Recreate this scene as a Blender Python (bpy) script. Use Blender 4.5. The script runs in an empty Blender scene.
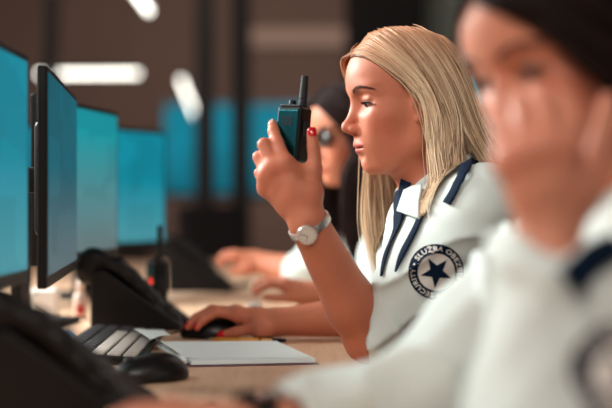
import bpy, bmesh, math, random
import numpy as np
from mathutils import Vector, Matrix, Euler

scene = bpy.context.scene
COL = scene.collection
random.seed(7)
RNG = np.random.default_rng(11)
PI = math.pi

# ------------------------------------------------------------------ camera, world, lights, exposure
FPX = 1200.0          # focal length in pixels of the 612 x 408 frame
EYE = 1.0             # camera height
cam_d = bpy.data.cameras.new('camera')
cam = bpy.data.objects.new('camera', cam_d)
COL.objects.link(cam)
cam.location = (0, 0, EYE)
cam.rotation_euler = (PI/2, 0, 0)
cam_d.sensor_width = 36
cam_d.lens = FPX*36/612
cam_d.clip_start = 0.05
cam_d.dof.use_dof = True
cam_d.dof.focus_distance = 1.83
cam_d.dof.aperture_fstop = 1.75
cam_d.dof.aperture_blades = 0
scene.camera = cam

scene.view_settings.view_transform = 'Standard'
scene.view_settings.look = 'None'
scene.view_settings.gamma = 1.0
scene.view_settings.use_curve_mapping = False
scene.view_settings.exposure = 0.0
scene.cycles.use_denoising = True
scene.cycles.max_bounces = 6
scene.cycles.sample_clamp_indirect = 4.0

world = bpy.data.worlds.new('world')
scene.world = world
world.use_nodes = True
wb = world.node_tree.nodes['Background']
wb.inputs[0].default_value = (0.32, 0.25, 0.22, 1)
wb.inputs[1].default_value = 0.28


def area_light(name, loc, target, sx, sy, power, color):
    d = bpy.data.lights.new(name, 'AREA')
    d.shape = 'RECTANGLE'
    d.size = sx
    d.size_y = sy
    d.energy = power
    d.color = color
    o = bpy.data.objects.new(name, d)
    COL.objects.link(o)
    o.location = loc
    v = Vector(target)-Vector(loc)
    o.rotation_euler = v.to_track_quat('-Z', 'Y').to_euler()
    return o


# added area lights without fixtures: key facing the operators, fills, rim and background washes
area_light('added_key_light', (-1.5, 2.7, 1.9), (0.1, 1.8, 1.0), 1.0, 0.6, 98, (0.94, 1.0, 0.98))
area_light('added_camera_fill', (-0.1, -0.9, 2.6), (0.15, 1.7, 0.9), 1.4, 0.8, 38, (1.0, 0.90, 0.82))
area_light('added_left_fill', (-1.7, 1.2, 2.4), (0.1, 1.7, 0.9), 1.2, 0.6, 33, (0.98, 1.0, 0.96))
area_light('added_rim_light', (1.6, 3.4, 2.7), (0.2, 1.9, 1.0), 1.2, 0.8, 20, (1.0, 0.93, 0.86))
area_light('added_wall_wash', (-0.5, 12.5, 4.4), (-0.5, 18.0, 1.5), 6.0, 1.5, 250, (1.0, 0.83, 0.74))
area_light('added_rows_fill', (-1.8, 6.0, 4.2), (-0.6, 8.0, 0.5), 2.0, 2.0, 45, (1.0, 0.80, 0.70))

# ------------------------------------------------------------------ helpers


def P(px, py, d):
    """metres for a spot seen at a pixel of the photograph at depth d"""
    return np.array([(px-306.0)*d/FPX, d, EYE-(py-204.0)*d/FPX])


def rgb(r, g, b):
    f = lambda v: (v/255/12.92) if v <= 10.3 else ((v/255+0.055)/1.055)**2.4
    return (f(r), f(g), f(b), 1)


def mat(name, col, rough=0.5, metal=0.0, spec=0.5, noise=0.0, nscale=40, bump=0.0, bscale=200, coat=0.0,
        sss=0.0, attr=None, sheen=0.0, trans=0.0, aniso=0.0):
    m = bpy.data.materials.new(name)
    m.use_nodes = True
    nt = m.node_tree
    b = nt.nodes['Principled BSDF']
    b.inputs['Base Color'].default_value = col
    b.inputs['Roughness'].default_value = rough
    b.inputs['Metallic'].default_value = metal
    b.inputs['Specular IOR Level'].default_value = spec
    b.inputs['Coat Weight'].default_value = coat
    b.inputs['Sheen Weight'].default_value = sheen
    b.inputs['Transmission Weight'].default_value = trans
    if aniso:
        b.inputs['Anisotropic'].default_value = aniso
    if sss:
        b.inputs['Subsurface Weight'].default_value = sss
        b.inputs['Subsurface Radius'].default_value = (1.0, 0.35, 0.2)
        b.inputs['Subsurface Scale'].default_value = 0.006
    tc = nt.nodes.new('ShaderNodeTexCoord')
    src = None
    if attr:
        a = nt.nodes.new('ShaderNodeAttribute')
        a.attribute_name = attr
        src = a.outputs['Color']
    if noise:
        n = nt.nodes.new('ShaderNodeTexNoise')
        n.inputs['Scale'].default_value = nscale
        n.inputs['Detail'].default_value = 4
        nt.links.new(tc.outputs['Object'], n.inputs['Vector'])
        mr = nt.nodes.new('ShaderNodeMapRange')
        mr.inputs['To Min'].default_value = 1-noise
        mr.inputs['To Max'].default_value = 1+noise
        nt.links.new(n.outputs['Fac'], mr.inputs['Value'])
        mx = nt.nodes.new('ShaderNodeMix')
        mx.data_type = 'RGBA'
        mx.blend_type = 'MULTIPLY'
        mx.inputs['Factor'].default_value = 1
        if src:
            nt.links.new(src, mx.inputs['A'])
        else:
            mx.inputs['A'].default_value = col
        nt.links.new(mr.outputs['Result'], mx.inputs['B'])
        src = mx.outputs['Result']
    if src:
        nt.links.new(src, b.inputs['Base Color'])
    if bump:
        n2 = nt.nodes.new('ShaderNodeTexNoise')
        n2.inputs['Scale'].default_value = bscale
        n2.inputs['Detail'].default_value = 3
        nt.links.new(tc.outputs['Object'], n2.inputs['Vector'])
        bp = nt.nodes.new('ShaderNodeBump')
        bp.inputs['Strength'].default_value = bump
        bp.inputs['Distance'].default_value = 0.002
        nt.links.new(n2.outputs['Fac'], bp.inputs['Height'])
        nt.links.new(bp.outputs['Normal'], b.inputs['Normal'])
    return m


def emit(name, col, strength):
    m = bpy.data.materials.new(name)
    m.use_nodes = True
    b = m.node_tree.nodes['Principled BSDF']
    b.inputs['Base Color'].default_value = (0, 0, 0, 1)
    b.inputs['Emission Color'].default_value = col
    b.inputs['Emission Strength'].default_value = strength
    return m


def link_mesh(name, verts, faces, m, parent=None, smooth=True, loc=None):
    me = bpy.data.meshes.new(name)
    me.from_pydata([tuple(map(float, v)) for v in verts], [], [tuple(map(int, f)) for f in faces])
    me.update()
    if smooth:
        me.polygons.foreach_set('use_smooth', [True]*len(me.polygons))
    o = bpy.data.objects.new(name, me)
    COL.objects.link(o)
    if m:
        me.materials.append(m)
    if parent:
        o.parent = parent
    if loc is not None:
        o.location = loc
    return o


def fast_mesh(name, V, F, m, parent=None):
    """V (n,3) float, F (k,4) or (k,3) int"""
    me = bpy.data.meshes.new(name)
    n, k, s = len(V), len(F), F.shape[1]
    me.vertices.add(n)
    me.vertices.foreach_set('co', V.astype(np.float32).ravel())
    me.loops.add(k*s)
    me.loops.foreach_set('vertex_index', F.astype(np.int32).ravel())
    me.polygons.add(k)
    me.polygons.foreach_set('loop_start', np.arange(0, k*s, s, dtype=np.int32))
    me.update(calc_edges=True)
    me.validate()
    me.polygons.foreach_set('use_smooth', np.ones(len(me.polygons), dtype=bool))
    o = bpy.data.objects.new(name, me)
    COL.objects.link(o)
    if m:
        me.materials.append(m)
    if parent:
        o.parent = parent
    return o


def set_color(o, cols, name='tint'):
    a = o.data.color_attributes.new(name, 'FLOAT_COLOR', 'POINT')
    c = np.ones((len(o.data.vertices), 4), dtype=np.float32)
    c[:, :3] = cols
    a.data.foreach_set('color', c.ravel())


def obj_bm(name, bm, m, parent=None, smooth=False, bevel=0.0, seg=2):
    me = bpy.data.meshes.new(name)
    bmesh.ops.recalc_face_normals(bm, faces=bm.faces)
    bm.to_mesh(me)
    bm.free()
    if smooth or bevel:
        me.polygons.foreach_set('use_smooth', [True]*len(me.polygons))
    o = bpy.data.objects.new(name, me)
    COL.objects.link(o)
    if m:
        me.materials.append(m)
    if parent:
        o.parent = parent
    if bevel:
        md = o.modifiers.new('bevel', 'BEVEL')
        md.width = bevel
        md.segments = seg
        md.limit_method = 'ANGLE'
        md.angle_limit = 0.6
        md.harden_normals = False
        w = o.modifiers.new('normals', 'WEIGHTED_NORMAL')
        w.keep_sharp = False
    return o


def box(bm, c, s, rot=None):
    r = bmesh.ops.create_cube(bm, size=1.0)
    M = Matrix.Translation(c)
    if rot is not None:
        M = M @ Euler(rot).to_matrix().to_4x4()
    M = M @ Matrix.Diagonal((s[0], s[1], s[2], 1))
    bmesh.ops.transform(bm, matrix=M, verts=r['verts'])
    return r['verts']


def cyl(bm, a, b, r1, r2=None, seg=20):
    a, b = Vector(a), Vector(b)
    v = b-a
    r = bmesh.ops.create_cone(bm, cap_ends=True, segments=seg, radius1=r1, radius2=r1 if r2 is None else r2, depth=v.length)
    M = Matrix.Translation((a+b)/2) @ v.to_track_quat('Z', 'Y').to_matrix().to_4x4()
    bmesh.ops.transform(bm, matrix=M, verts=r['verts'])
    return r['verts']


def prism(bm, prof, y0, y1):
    """profile in x,z extruded along y"""
    a = [bm.verts.new((x, y0, z)) for x, z in prof]
    b = [bm.verts.new((x, y1, z)) for x, z in prof]
    n = len(prof)
    bm.faces.new(a)
    bm.faces.new(b[::-1])
    for i in range(n):
        bm.faces.new((a[i], a[(i+1) % n], b[(i+1) % n], b[i]))


def tube(pts, r, seg=8, closed=False):
    pts = np.asarray(pts, float)
    n = len(pts)
    rr = np.full(n, r) if np.isscalar(r) else np.asarray(r)
    T = np.gradient(pts, axis=0)
    T /= np.linalg.norm(T, axis=1)[:, None]+1e-12
    up = np.array([0, 0, 1.0]) if abs(T[0][2]) < 0.9 else np.array([1.0, 0, 0])
    N = np.cross(T[0], up)
    N /= np.linalg.norm(N)
    V = []
    for i in range(n):
        N = N-T[i]*np.dot(N, T[i])
        N /= np.linalg.norm(N)
        B = np.cross(T[i], N)
        for k in range(seg):
            a = 2*PI*k/seg
            V.append(pts[i]+rr[i]*(math.cos(a)*N+math.sin(a)*B))
    F = []
    for i in range(n-1):
        for k in range(seg):
            F.append((i*seg+k, i*seg+(k+1) % seg, (i+1)*seg+(k+1) % seg, (i+1)*seg+k))
    F.append(tuple(range(seg))[::-1])
    F.append(tuple((n-1)*seg+k for k in range(seg)))
    return V, F


def tube_obj(name, pts, r, m, parent=None, seg=8):
    V, F = tube(pts, r, seg)
    return link_mesh(name, V, F, m, parent)


def empty(name, loc, rz=0.0):
    o = bpy.data.objects.new(name, None)
    COL.objects.link(o)
    o.location = loc
    o.rotation_euler = (0, 0, rz)
    o.empty_display_size = 0.05
    return o


def tag(o, label, cat, group=None):
    o['label'] = label
    o['category'] = cat
    if group:
        o['group'] = group
    return o


def struct(o):
    o['kind'] = 'structure'
    return o


def copy_tree(o, parent=None):
    c = o.copy()
    COL.objects.link(c)
    c.parent = parent
    for ch in list(o.children):
        copy_tree(ch, c)
    return c


def catmull(C, n):
    C = np.asarray(C, float)
    Q = np.vstack([2*C[0]-C[1], C, 2*C[-1]-C[-2]])
    t = np.linspace(0, len(C)-1-1e-9, n)
    i = t.astype(int)
    f = (t-i)[:, None]
    p0, p1, p2, p3 = Q[i], Q[i+1], Q[i+2], Q[i+3]
    return 0.5*((2*p1)+(-p0+p2)*f+(2*p0-5*p1+4*p2-p3)*f*f+(-p0+3*p1-3*p2+p3)*f**3)


# ------------------------------------------------------------------ implicit surfaces


def smin(a, b, k):
    h = np.maximum(k-np.abs(a-b), 0)/k
    return np.minimum(a, b)-h*h*k*0.25


def smax(a, b, k):
    return -smin(-a, -b, k)


def ell(p, c, r, R=None):
    q = p-np.asarray(c)
    if R is not None:
        q = q @ R
    r = np.asarray(r, float)
    k0 = np.linalg.norm(q/r, axis=1)
    k1 = np.linalg.norm(q/(r*r), axis=1)+1e-9
    return k0*(k0-1)/k1


def cone(p, a, b, ra, rb):
    a, b = np.asarray(a, float), np.asarray(b, float)
    ba = b-a
    q = p-a
    h = np.clip(q @ ba/(ba @ ba+1e-12), 0, 1)
    return np.linalg.norm(q-h[:, None]*ba, axis=1)-(ra+(rb-ra)*h)


def sph(p, c, r):
    return np.linalg.norm(p-np.asarray(c), axis=1)-r


def bounded(p, c, r, fn):
    d0 = np.linalg.norm(p-np.asarray(c), axis=1)-r
    out = d0+0.02
    m = d0 < 0.02
    if m.any():
        out[m] = fn(p[m])
    return out


def rbox(p, c, s, r, R=None):
    q = p-np.asarray(c)
    if R is not None:
        q = q @ R
    d = np.abs(q)-(np.asarray(s)-r)
    return np.linalg.norm(np.maximum(d, 0), axis=1)+np.minimum(d.max(axis=1), 0)-r


def mesh_sdf(f, lo, hi, h):
    """surface nets over blocks of 8 cells"""
    lo, hi = np.asarray(lo, float), np.asarray(hi, float)
    S = 8
    B = S*h
    nb = np.ceil((hi-lo)/B).astype(int)
    G = np.stack(np.meshgrid(*[np.arange(n) for n in nb], indexing='ij'), -1).reshape(-1, 3)
    d = np.concatenate([f(lo+(g+0.5)*B) for g in np.array_split(G, max(1, len(G)//200000))])
    G = G[np.abs(d) < B*1.15+h]
    nc = nb*S+1
    off = np.stack(np.meshgrid(*[np.arange(S+1)]*3, indexing='ij'), -1)
    vid, vpos, quads = [], [], []
    gid = lambda c: (c[..., 0]*nc[1]+c[..., 1])*nc[2]+c[..., 2]
    for g in np.array_split(G, max(1, len(G)//500)):
        pts = (g[:, None, None, None, :]*S+off[None])
        D = f((lo+pts.reshape(-1, 3)*h)).reshape(len(g), S+1, S+1, S+1)
        D[np.abs(D) < 1e-9] = 1e-9
        keep = (D.min(axis=(1, 2, 3)) < 0) & (D.max(axis=(1, 2, 3)) > 0)
        D = D[keep]
        g = g[keep]
        if not len(g):
            continue
        acc = np.zeros((len(g), S, S, S, 3))
        cnt = np.zeros((len(g), S, S, S))
        sl = [slice(0, S), slice(1, S+1)]
        for ax in range(3):
            o1, o2 = [a for a in range(3) if a != ax]
            for u in (0, 1):
                for v in (0, 1):
                    s0 = [None]*3
                    s0[ax], s0[o1], s0[o2] = 0, u, v
                    s1 = list(s0)
                    s1[ax] = 1
                    a = D[:, sl[s0[0]], sl[s0[1]], sl[s0[2]]]
                    b = D[:, sl[s1[0]], sl[s1[1]], sl[s1[2]]]
                    c = (a < 0) != (b < 0)
                    t = np.where(c, a/np.where(c, a-b, 1), 0)
                    cnt += c
                    acc[..., ax] += t*c
                    acc[..., o1] += u*c
                    acc[..., o2] += v*c
        act = cnt > 0
        ci = (g[:, None, None, None, :]*S+off[None, :S, :S, :S])
        pos = ci+acc/np.maximum(cnt, 1)[..., None]
        vid.append(gid(ci)[act])
        vpos.append(pos[act])
        for ax in range(3):
            o1, o2 = (ax+1) % 3, (ax+2) % 3
            a = D[:, :S, :S, :S]
            s = [slice(0, S)]*3
            s[ax] = slice(1, S+1)
            b = D[:, s[0], s[1], s[2]]
            c = (a < 0) != (b < 0)
            cc = ci[c]
            flip = (a < 0)[c]
            e1 = np.zeros(3, int)
            e1[o1] = 1
            e2 = np.zeros(3, int)
            e2[o2] = 1
            q = np.stack([gid(cc-e1-e2), gid(cc-e2), gid(cc), gid(cc-e1)], -1)
            q[~flip] = q[~flip][:, ::-1]
            quads.append(q)
    vid = np.concatenate(vid)
    vpos = np.concatenate(vpos)
    quads = np.concatenate(quads)
    order = np.argsort(vid)
    vid = vid[order]
    vpos = vpos[order]
    ix = np.clip(np.searchsorted(vid, quads), 0, len(vid)-1)
    ok = (vid[ix] == quads).all(axis=1)
    V = lo+vpos*h
    F = ix[ok]
    # one smoothing pass
    for w in (0.5,):
        acc = np.zeros_like(V)
        n = np.zeros(len(V))
        for i in range(4):
            for j in ((i+1) % 4,):
                np.add.at(acc, F[:, i], V[F[:, j]])
                np.add.at(n, F[:, i], 1)
                np.add.at(acc, F[:, j], V[F[:, i]])
                np.add.at(n, F[:, j], 1)
        V = V*(1-w)+w*acc/np.maximum(n, 1)[:, None]
    return V, F


def sdf_obj(name, f, lo, hi, h, m, parent=None):
    V, F = mesh_sdf(f, lo, hi, h)
    return fast_mesh(name, V, F, m, parent)
# ------------------------------------------------------------------ materials
M_wall = mat('brown_wall', rgb(120, 98, 88), 0.8, noise=0.12, nscale=1.5)
M_ceil = mat('brown_ceiling', rgb(104, 86, 78), 0.9, noise=0.1, nscale=1.0)
M_floor = mat('floor_carpet', rgb(60, 50, 48), 0.9, noise=0.2, nscale=60)
M_dark = mat('dark_metal', rgb(28, 22, 23), 0.5)
M_black = mat('black_plastic', rgb(11, 8, 8), 0.45, spec=0.22, bump=0.15, bscale=900)
M_blackgloss = mat('glossy_black', rgb(14, 12, 13), 0.12)
M_bezel = mat('monitor_bezel', rgb(10, 8, 9), 0.5, spec=0.25)
M_metal = mat('brushed_steel', rgb(200, 195, 190), 0.28, metal=1.0)
M_rubber = mat('rubber', rgb(16, 15, 16), 0.7)
M_white = mat('white_plastic', rgb(226, 220, 214), 0.35)
M_paper = mat('paper', rgb(228, 240, 240), 0.8, noise=0.02, nscale=30)
M_cover = mat('mauve_cover', rgb(120, 84, 92), 0.6)
M_red = mat('red_print', rgb(200, 30, 28), 0.4)
M_navy = mat('navy_cloth', rgb(3, 24, 46), 0.85, spec=0.15, bump=0.3, bscale=900)
M_key = mat('grey_keycap', rgb(58, 54, 56), 0.35)
M_keylight = mat('light_keycap', rgb(178, 168, 160), 0.4)
M_yellow = mat('amber_barrel', rgb(214, 146, 48), 0.3, coat=0.5)
M_lamp = emit('lamp_diffuser', (1.0, 0.97, 0.86, 1), 5.0)
M_greenwall = mat('pale_green_wall', rgb(196, 208, 194), 0.8)


def wood_material():
    m = bpy.data.materials.new('desk_laminate')
    m.use_nodes = True
    nt = m.node_tree
    b = nt.nodes['Principled BSDF']
    tc = nt.nodes.new('ShaderNodeTexCoord')
    mp = nt.nodes.new('ShaderNodeMapping')
    mp.inputs['Scale'].default_value = (24, 2.2, 10)
    n = nt.nodes.new('ShaderNodeTexNoise')
    n.inputs['Scale'].default_value = 3
    n.inputs['Detail'].default_value = 6
    n.inputs['Distortion'].default_value = 0.6
    cr = nt.nodes.new('ShaderNodeValToRGB')
    cr.color_ramp.elements[0].color = rgb(216, 170, 138)
    cr.color_ramp.elements[0].position = 0.3
    cr.color_ramp.elements[1].color = rgb(230, 192, 160)
    cr.color_ramp.elements[1].position = 0.7
    nt.links.new(tc.outputs['Object'], mp.inputs['Vector'])
    nt.links.new(mp.outputs['Vector'], n.inputs['Vector'])
    nt.links.new(n.outputs['Fac'], cr.inputs['Fac'])
    nt.links.new(cr.outputs['Color'], b.inputs['Base Color'])
    b.inputs['Roughness'].default_value = 0.42
    return m


def screen_material(name, top, bottom, strength, seed=0.0):
    """a lit display: a teal desktop with windows, bars and rows, brighter low down"""
    m = bpy.data.materials.new(name)
    m.use_nodes = True
    nt = m.node_tree
    b = nt.nodes['Principled BSDF']
    b.inputs['Base Color'].default_value = (0.005, 0.006, 0.008, 1)
    b.inputs['Roughness'].default_value = 0.6
    b.inputs['Specular IOR Level'].default_value = 0.15
    tc = nt.nodes.new('ShaderNodeTexCoord')
    sp = nt.nodes.new('ShaderNodeSeparateXYZ')
    nt.links.new(tc.outputs['Generated'], sp.inputs[0])
    cr = nt.nodes.new('ShaderNodeValToRGB')
    cr.color_ramp.elements[0].color = bottom
    cr.color_ramp.elements[0].position = 0.05
    cr.color_ramp.elements[1].color = top
    cr.color_ramp.elements[1].position = 0.55
    nt.links.new(sp.outputs['Z'], cr.inputs['Fac'])
    mp = nt.nodes.new('ShaderNodeMapping')
    mp.inputs['Location'].default_value = (seed, seed*0.7, 0)
    mp.inputs['Scale'].default_value = (1, 1, 1)
    nt.links.new(tc.outputs['Generated'], mp.inputs['Vector'])
    br = nt.nodes.new('ShaderNodeTexVoronoi')
    br.inputs['Scale'].default_value = 3.2
    br.distance = 'CHEBYCHEV'
    nt.links.new(mp.outputs['Vector'], br.inputs['Vector'])
    mr = nt.nodes.new('ShaderNodeMapRange')
    mr.inputs['To Min'].default_value = 0.82
    mr.inputs['To Max'].default_value = 1.12
    nt.links.new(br.outputs['Color'], mr.inputs['Value'])
    mx = nt.nodes.new('ShaderNodeMix')
    mx.data_type = 'RGBA'
    mx.blend_type = 'MULTIPLY'
    mx.inputs['Factor'].default_value = 1
    nt.links.new(cr.outputs['Color'], mx.inputs['A'])
    nt.links.new(mr.outputs['Result'], mx.inputs['B'])
    nt.links.new(mx.outputs['Result'], b.inputs['Emission Color'])
    b.inputs['Emission Strength'].default_value = strength
    return m


M_wood = wood_material()
S_teal = screen_material('teal_screen', rgb(0, 132, 152), rgb(70, 150, 162), 1.0, 0.1)
S_teal2 = screen_material('dim_teal_screen', rgb(0, 92, 108), rgb(84, 104, 110), 1.0, 0.6)
S_teal3 = screen_material('pale_teal_screen', rgb(0, 148, 158), rgb(96, 118, 120), 1.0, 1.3)
S_teal3.node_tree.nodes['Color Ramp'].color_ramp.elements[1].position = 0.85
S_wall = screen_material('video_wall_picture', rgb(0, 128, 150), rgb(4, 104, 122), 1.0, 2.2)

# ------------------------------------------------------------------ the room


def slab(name, c, s, m):
    bm = bmesh.new()
    box(bm, c, s)
    return struct(obj_bm(name, bm, m))


slab('floor', (-1.5, 8.5, -0.05), (14, 20.2, 0.1), M_floor)
slab('ceiling', (-1.5, 11.5, 4.75), (14, 14.2, 0.1), M_ceil)
slab('wall_back', (-1.5, 18.6, 2.35), (14, 0.15, 4.7), M_wall)
slab('wall_left', (-6.5, 8.5, 2.35), (0.15, 20.2, 4.7), M_wall)
slab('trim_1', (-0.05, 18.46, 3.56), (1.9, 0.1, 0.26), mat('pale_band', rgb(190, 165, 150), 0.7))
# dark steel columns in front of the back wall
for i, (px, d, w) in enumerate(((51, 9.0, 0.09), (205, 8.2, 0.13), (241, 8.6, 0.14))):
    x = (px-306)*d/FPX
    o = slab('column', (x, d, 2.35), (w, 0.14, 4.7), M_dark)
# dark cupboard block and pale partition seen above the heads
x0 = (345-306)*10/FPX
slab('wall_partition', (x0+0.35, 10.2, 2.35), (0.68, 0.12, 4.7), mat('near_black_panel', rgb(22, 18, 20), 0.6))
slab('wall_recess', (1.84, 10.6, 2.35), (1.7, 0.12, 4.7), M_greenwall)

# video wall: six teal panels
frame_ids = []
vw = [(-1.44, 17.2, 1.20, 1.30, 1.79), (-0.36, 17.2, 0.84, 1.30, 1.79)]
vls = ['wide teal wall screen behind the pendant lamp, wider of the two',
       'narrow teal wall screen behind the raised handheld radio, narrower of the two',
       ]
for (x, y, w, h, z), lb in zip(vw, vls):
    t = empty('wall_screen', (x, y, z))
    tag(t, lb, 'screen', 'teal screens of the video wall')
    bm = bmesh.new()
    box(bm, (0, 0.03, 0), (w, 0.05, h))
    obj_bm('housing', bm, M_bezel, t, bevel=0.005)
    bm = bmesh.new()
    box(bm, (0, 0, 0), (w-0.03, 0.012, h-0.03))
    obj_bm('display', bm, S_wall , t)
bm = bmesh.new()
box(bm, (-0.93, 17.35, 1.24), (2.3, 0.1, 2.48))
struct(obj_bm('wall_video', bm, M_wall))

# linear lamps hanging from the ceiling


def linear_lamp(a, b, label):
    a, b = np.array(a), np.array(b)
    c = (a+b)/2
    t = empty('linear_pendant_lamp', tuple(c))
    tag(t, label, 'lamp', 'linear pendant lamps')
    bm = bmesh.new()
    cyl(bm, a-c, b-c, 0.018, seg=16)
    obj_bm('diffuser', bm, M_lamp, t, smooth=False, bevel=0.004)
    bm = bmesh.new()
    dz = np.array([0, 0, 0.033])
    v = b-a
    L = np.linalg.norm(v)
    box(bm, (0, 0, 0.04), (L, 0.05, 0.025), (0, 0, math.atan2(v[1], v[0])))
    obj_bm('housing', bm, M_dark, t, bevel=0.004)
    for s in (0.12, 0.88):
        q = a+(b-a)*s-c
        bm = bmesh.new()
        cyl(bm, q+dz, (q[0], q[1], 4.7-c[2]), 0.003, seg=6)
        obj_bm('suspension_cable', bm, M_dark, t)


LZ = 2.1
def lamp_pt(px, py):
    d = (LZ-EYE)*FPX/(204.0-py)
    return (px-306)*d/FPX, d, LZ
linear_lamp(lamp_pt(124, -22), lamp_pt(149, 11), 'lit linear lamp cut by the top edge of the picture')
linear_lamp(lamp_pt(38, 74), lamp_pt(139, 73.5), 'lit horizontal linear lamp just above the monitors')
linear_lamp(lamp_pt(181, 80), lamp_pt(198, 121.5), 'lit slanting linear lamp left of the raised radio')

# small lit sign-free display glowing between the two heads
t = empty('status_display', (1.19, 8.3, 1.79))
tag(t, 'small pale blue lit display seen between blonde hair and the near face', 'screen')
bm = bmesh.new()
box(bm, (0, 0.02, 0), (0.10, 0.03, 0.22))
obj_bm('housing', bm, M_bezel, t, bevel=0.004)
bm = bmesh.new()
box(bm, (0, 0, 0), (0.08, 0.012, 0.2))
obj_bm('display', bm, emit('pale_blue_glow', rgb(120, 205, 225), 1.3), t)
bm = bmesh.new()
cyl(bm, (0, 0.02, 0.1), (0, 0.02, 2.91), 0.008, seg=10)
obj_bm('mounting_pole', bm, M_dark, t)

# ------------------------------------------------------------------ desk
DZ = 0.76
desk = empty('desk', (-0.5, 2.6, 0))
tag(desk, 'long light wooden laminate desk carrying the row of monitors and phones', 'desk')
bm = bmesh.new()
box(bm, (0, 0, DZ-0.0125), (1.24, 4.9, 0.025))
obj_bm('desktop', bm, M_wood, desk, bevel=0.003)
for yy in (-2.3, 0.05, 2.3):
    for xx in (-0.55, 0.48):
        bm = bmesh.new()
        box(bm, (xx, yy, (DZ-0.025)/2), (0.05, 0.05, DZ-0.025))
        obj_bm('leg', bm, M_dark, desk, bevel=0.004)
bm = bmesh.new()
box(bm, (-0.5, 0, 0.5), (0.02, 4.5, 0.4))
obj_bm('modesty_panel', bm, M_dark, desk)

# ------------------------------------------------------------------ monitors


def monitor(a, b, zlo, zhi, scr, label, lean=0.0):
    """a = near end (x,y), b = far end, screen faces +x side"""
    a, b = np.array(a), np.array(b)
    c = (a+b)/2
    w = np.linalg.norm(b-a)
    ang = math.atan2(b[1]-a[1], b[0]-a[0])       # along the width
    t = empty('monitor', (c[0], c[1], DZ), ang+PI)   # local +x = along width; local +y = viewing side
    tag(t, label, 'monitor', 'monitors standing along the desk')
    h = zhi-zlo
    zc = (zhi+zlo)/2-DZ
    bm = bmesh.new()
    box(bm, (0, -0.007, zc), (w, 0.014, h))
    obj_bm('casing', bm, M_bezel, t, bevel=0.003)
    bm = bmesh.new()
    box(bm, (0, -0.022, zc), (w*0.55, 0.018, h*0.55))
    obj_bm('rear_cover', bm, M_black, t, bevel=0.01)
    bm = bmesh.new()
    box(bm, (0, 0.0006, zc+0.004), (w-0.026, 0.002, h-0.028))
    obj_bm('screen', bm, scr, t)
    bm = bmesh.new()
    box(bm, (0, -0.125, (zc+0.02)/2), (0.06, 0.022, zc+0.02))
    box(bm, (0, -0.085, zc), (0.05, 0.09, 0.04))
    obj_bm('stand_neck', bm, M_black, t, bevel=0.004)
    bm = bmesh.new()
    box(bm, (0, -0.125, 0.007), (0.22, 0.17, 0.013))
    obj_bm('stand_foot', bm, M_black, t, bevel=0.005)
    return t


monitor((-0.370, 1.06), (-0.364, 1.575), 0.897, 1.195, S_teal, 'teal lit monitor at the left picture edge, nearest the camera')
monitor((-0.355, 1.645), (-0.412, 2.155), 0.883, 1.192, S_teal2, 'dim teal monitor with black side edge, second from the left edge')
monitor((-0.470, 2.10), (-0.397, 2.54), 0.890, 1.194, S_teal3, 'pale teal monitor just beyond the black-edged one')
monitor((-0.55, 2.85), (-0.372, 3.2), 0.885, 1.194, S_teal, 'bright teal monitor behind the upright radio, farthest of the row')
monitor((-0.80, 2.72), (-0.655, 2.9), 0.90, 1.194, S_teal, 'sliver of a teal monitor seen between the two nearest monitors')
# ------------------------------------------------------------------ desk phones


def helix(a, b, r, turns, n, sag=0.0):
    a, b = np.array(a, float), np.array(b, float)
    t = np.linspace(0, 1, n)
    ax = (b-a)/np.linalg.norm(b-a)
    u = np.cross(ax, [0, 0, 1])
    u /= np.linalg.norm(u)
    v = np.cross(ax, u)
    ph = t*turns*2*PI
    return a+(b-a)*t[:, None]+r*(np.cos(ph)[:, None]*u+np.sin(ph)[:, None]*v)+np.array([0, 0, -sag])*(4*t*(1-t))[:, None]


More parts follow.
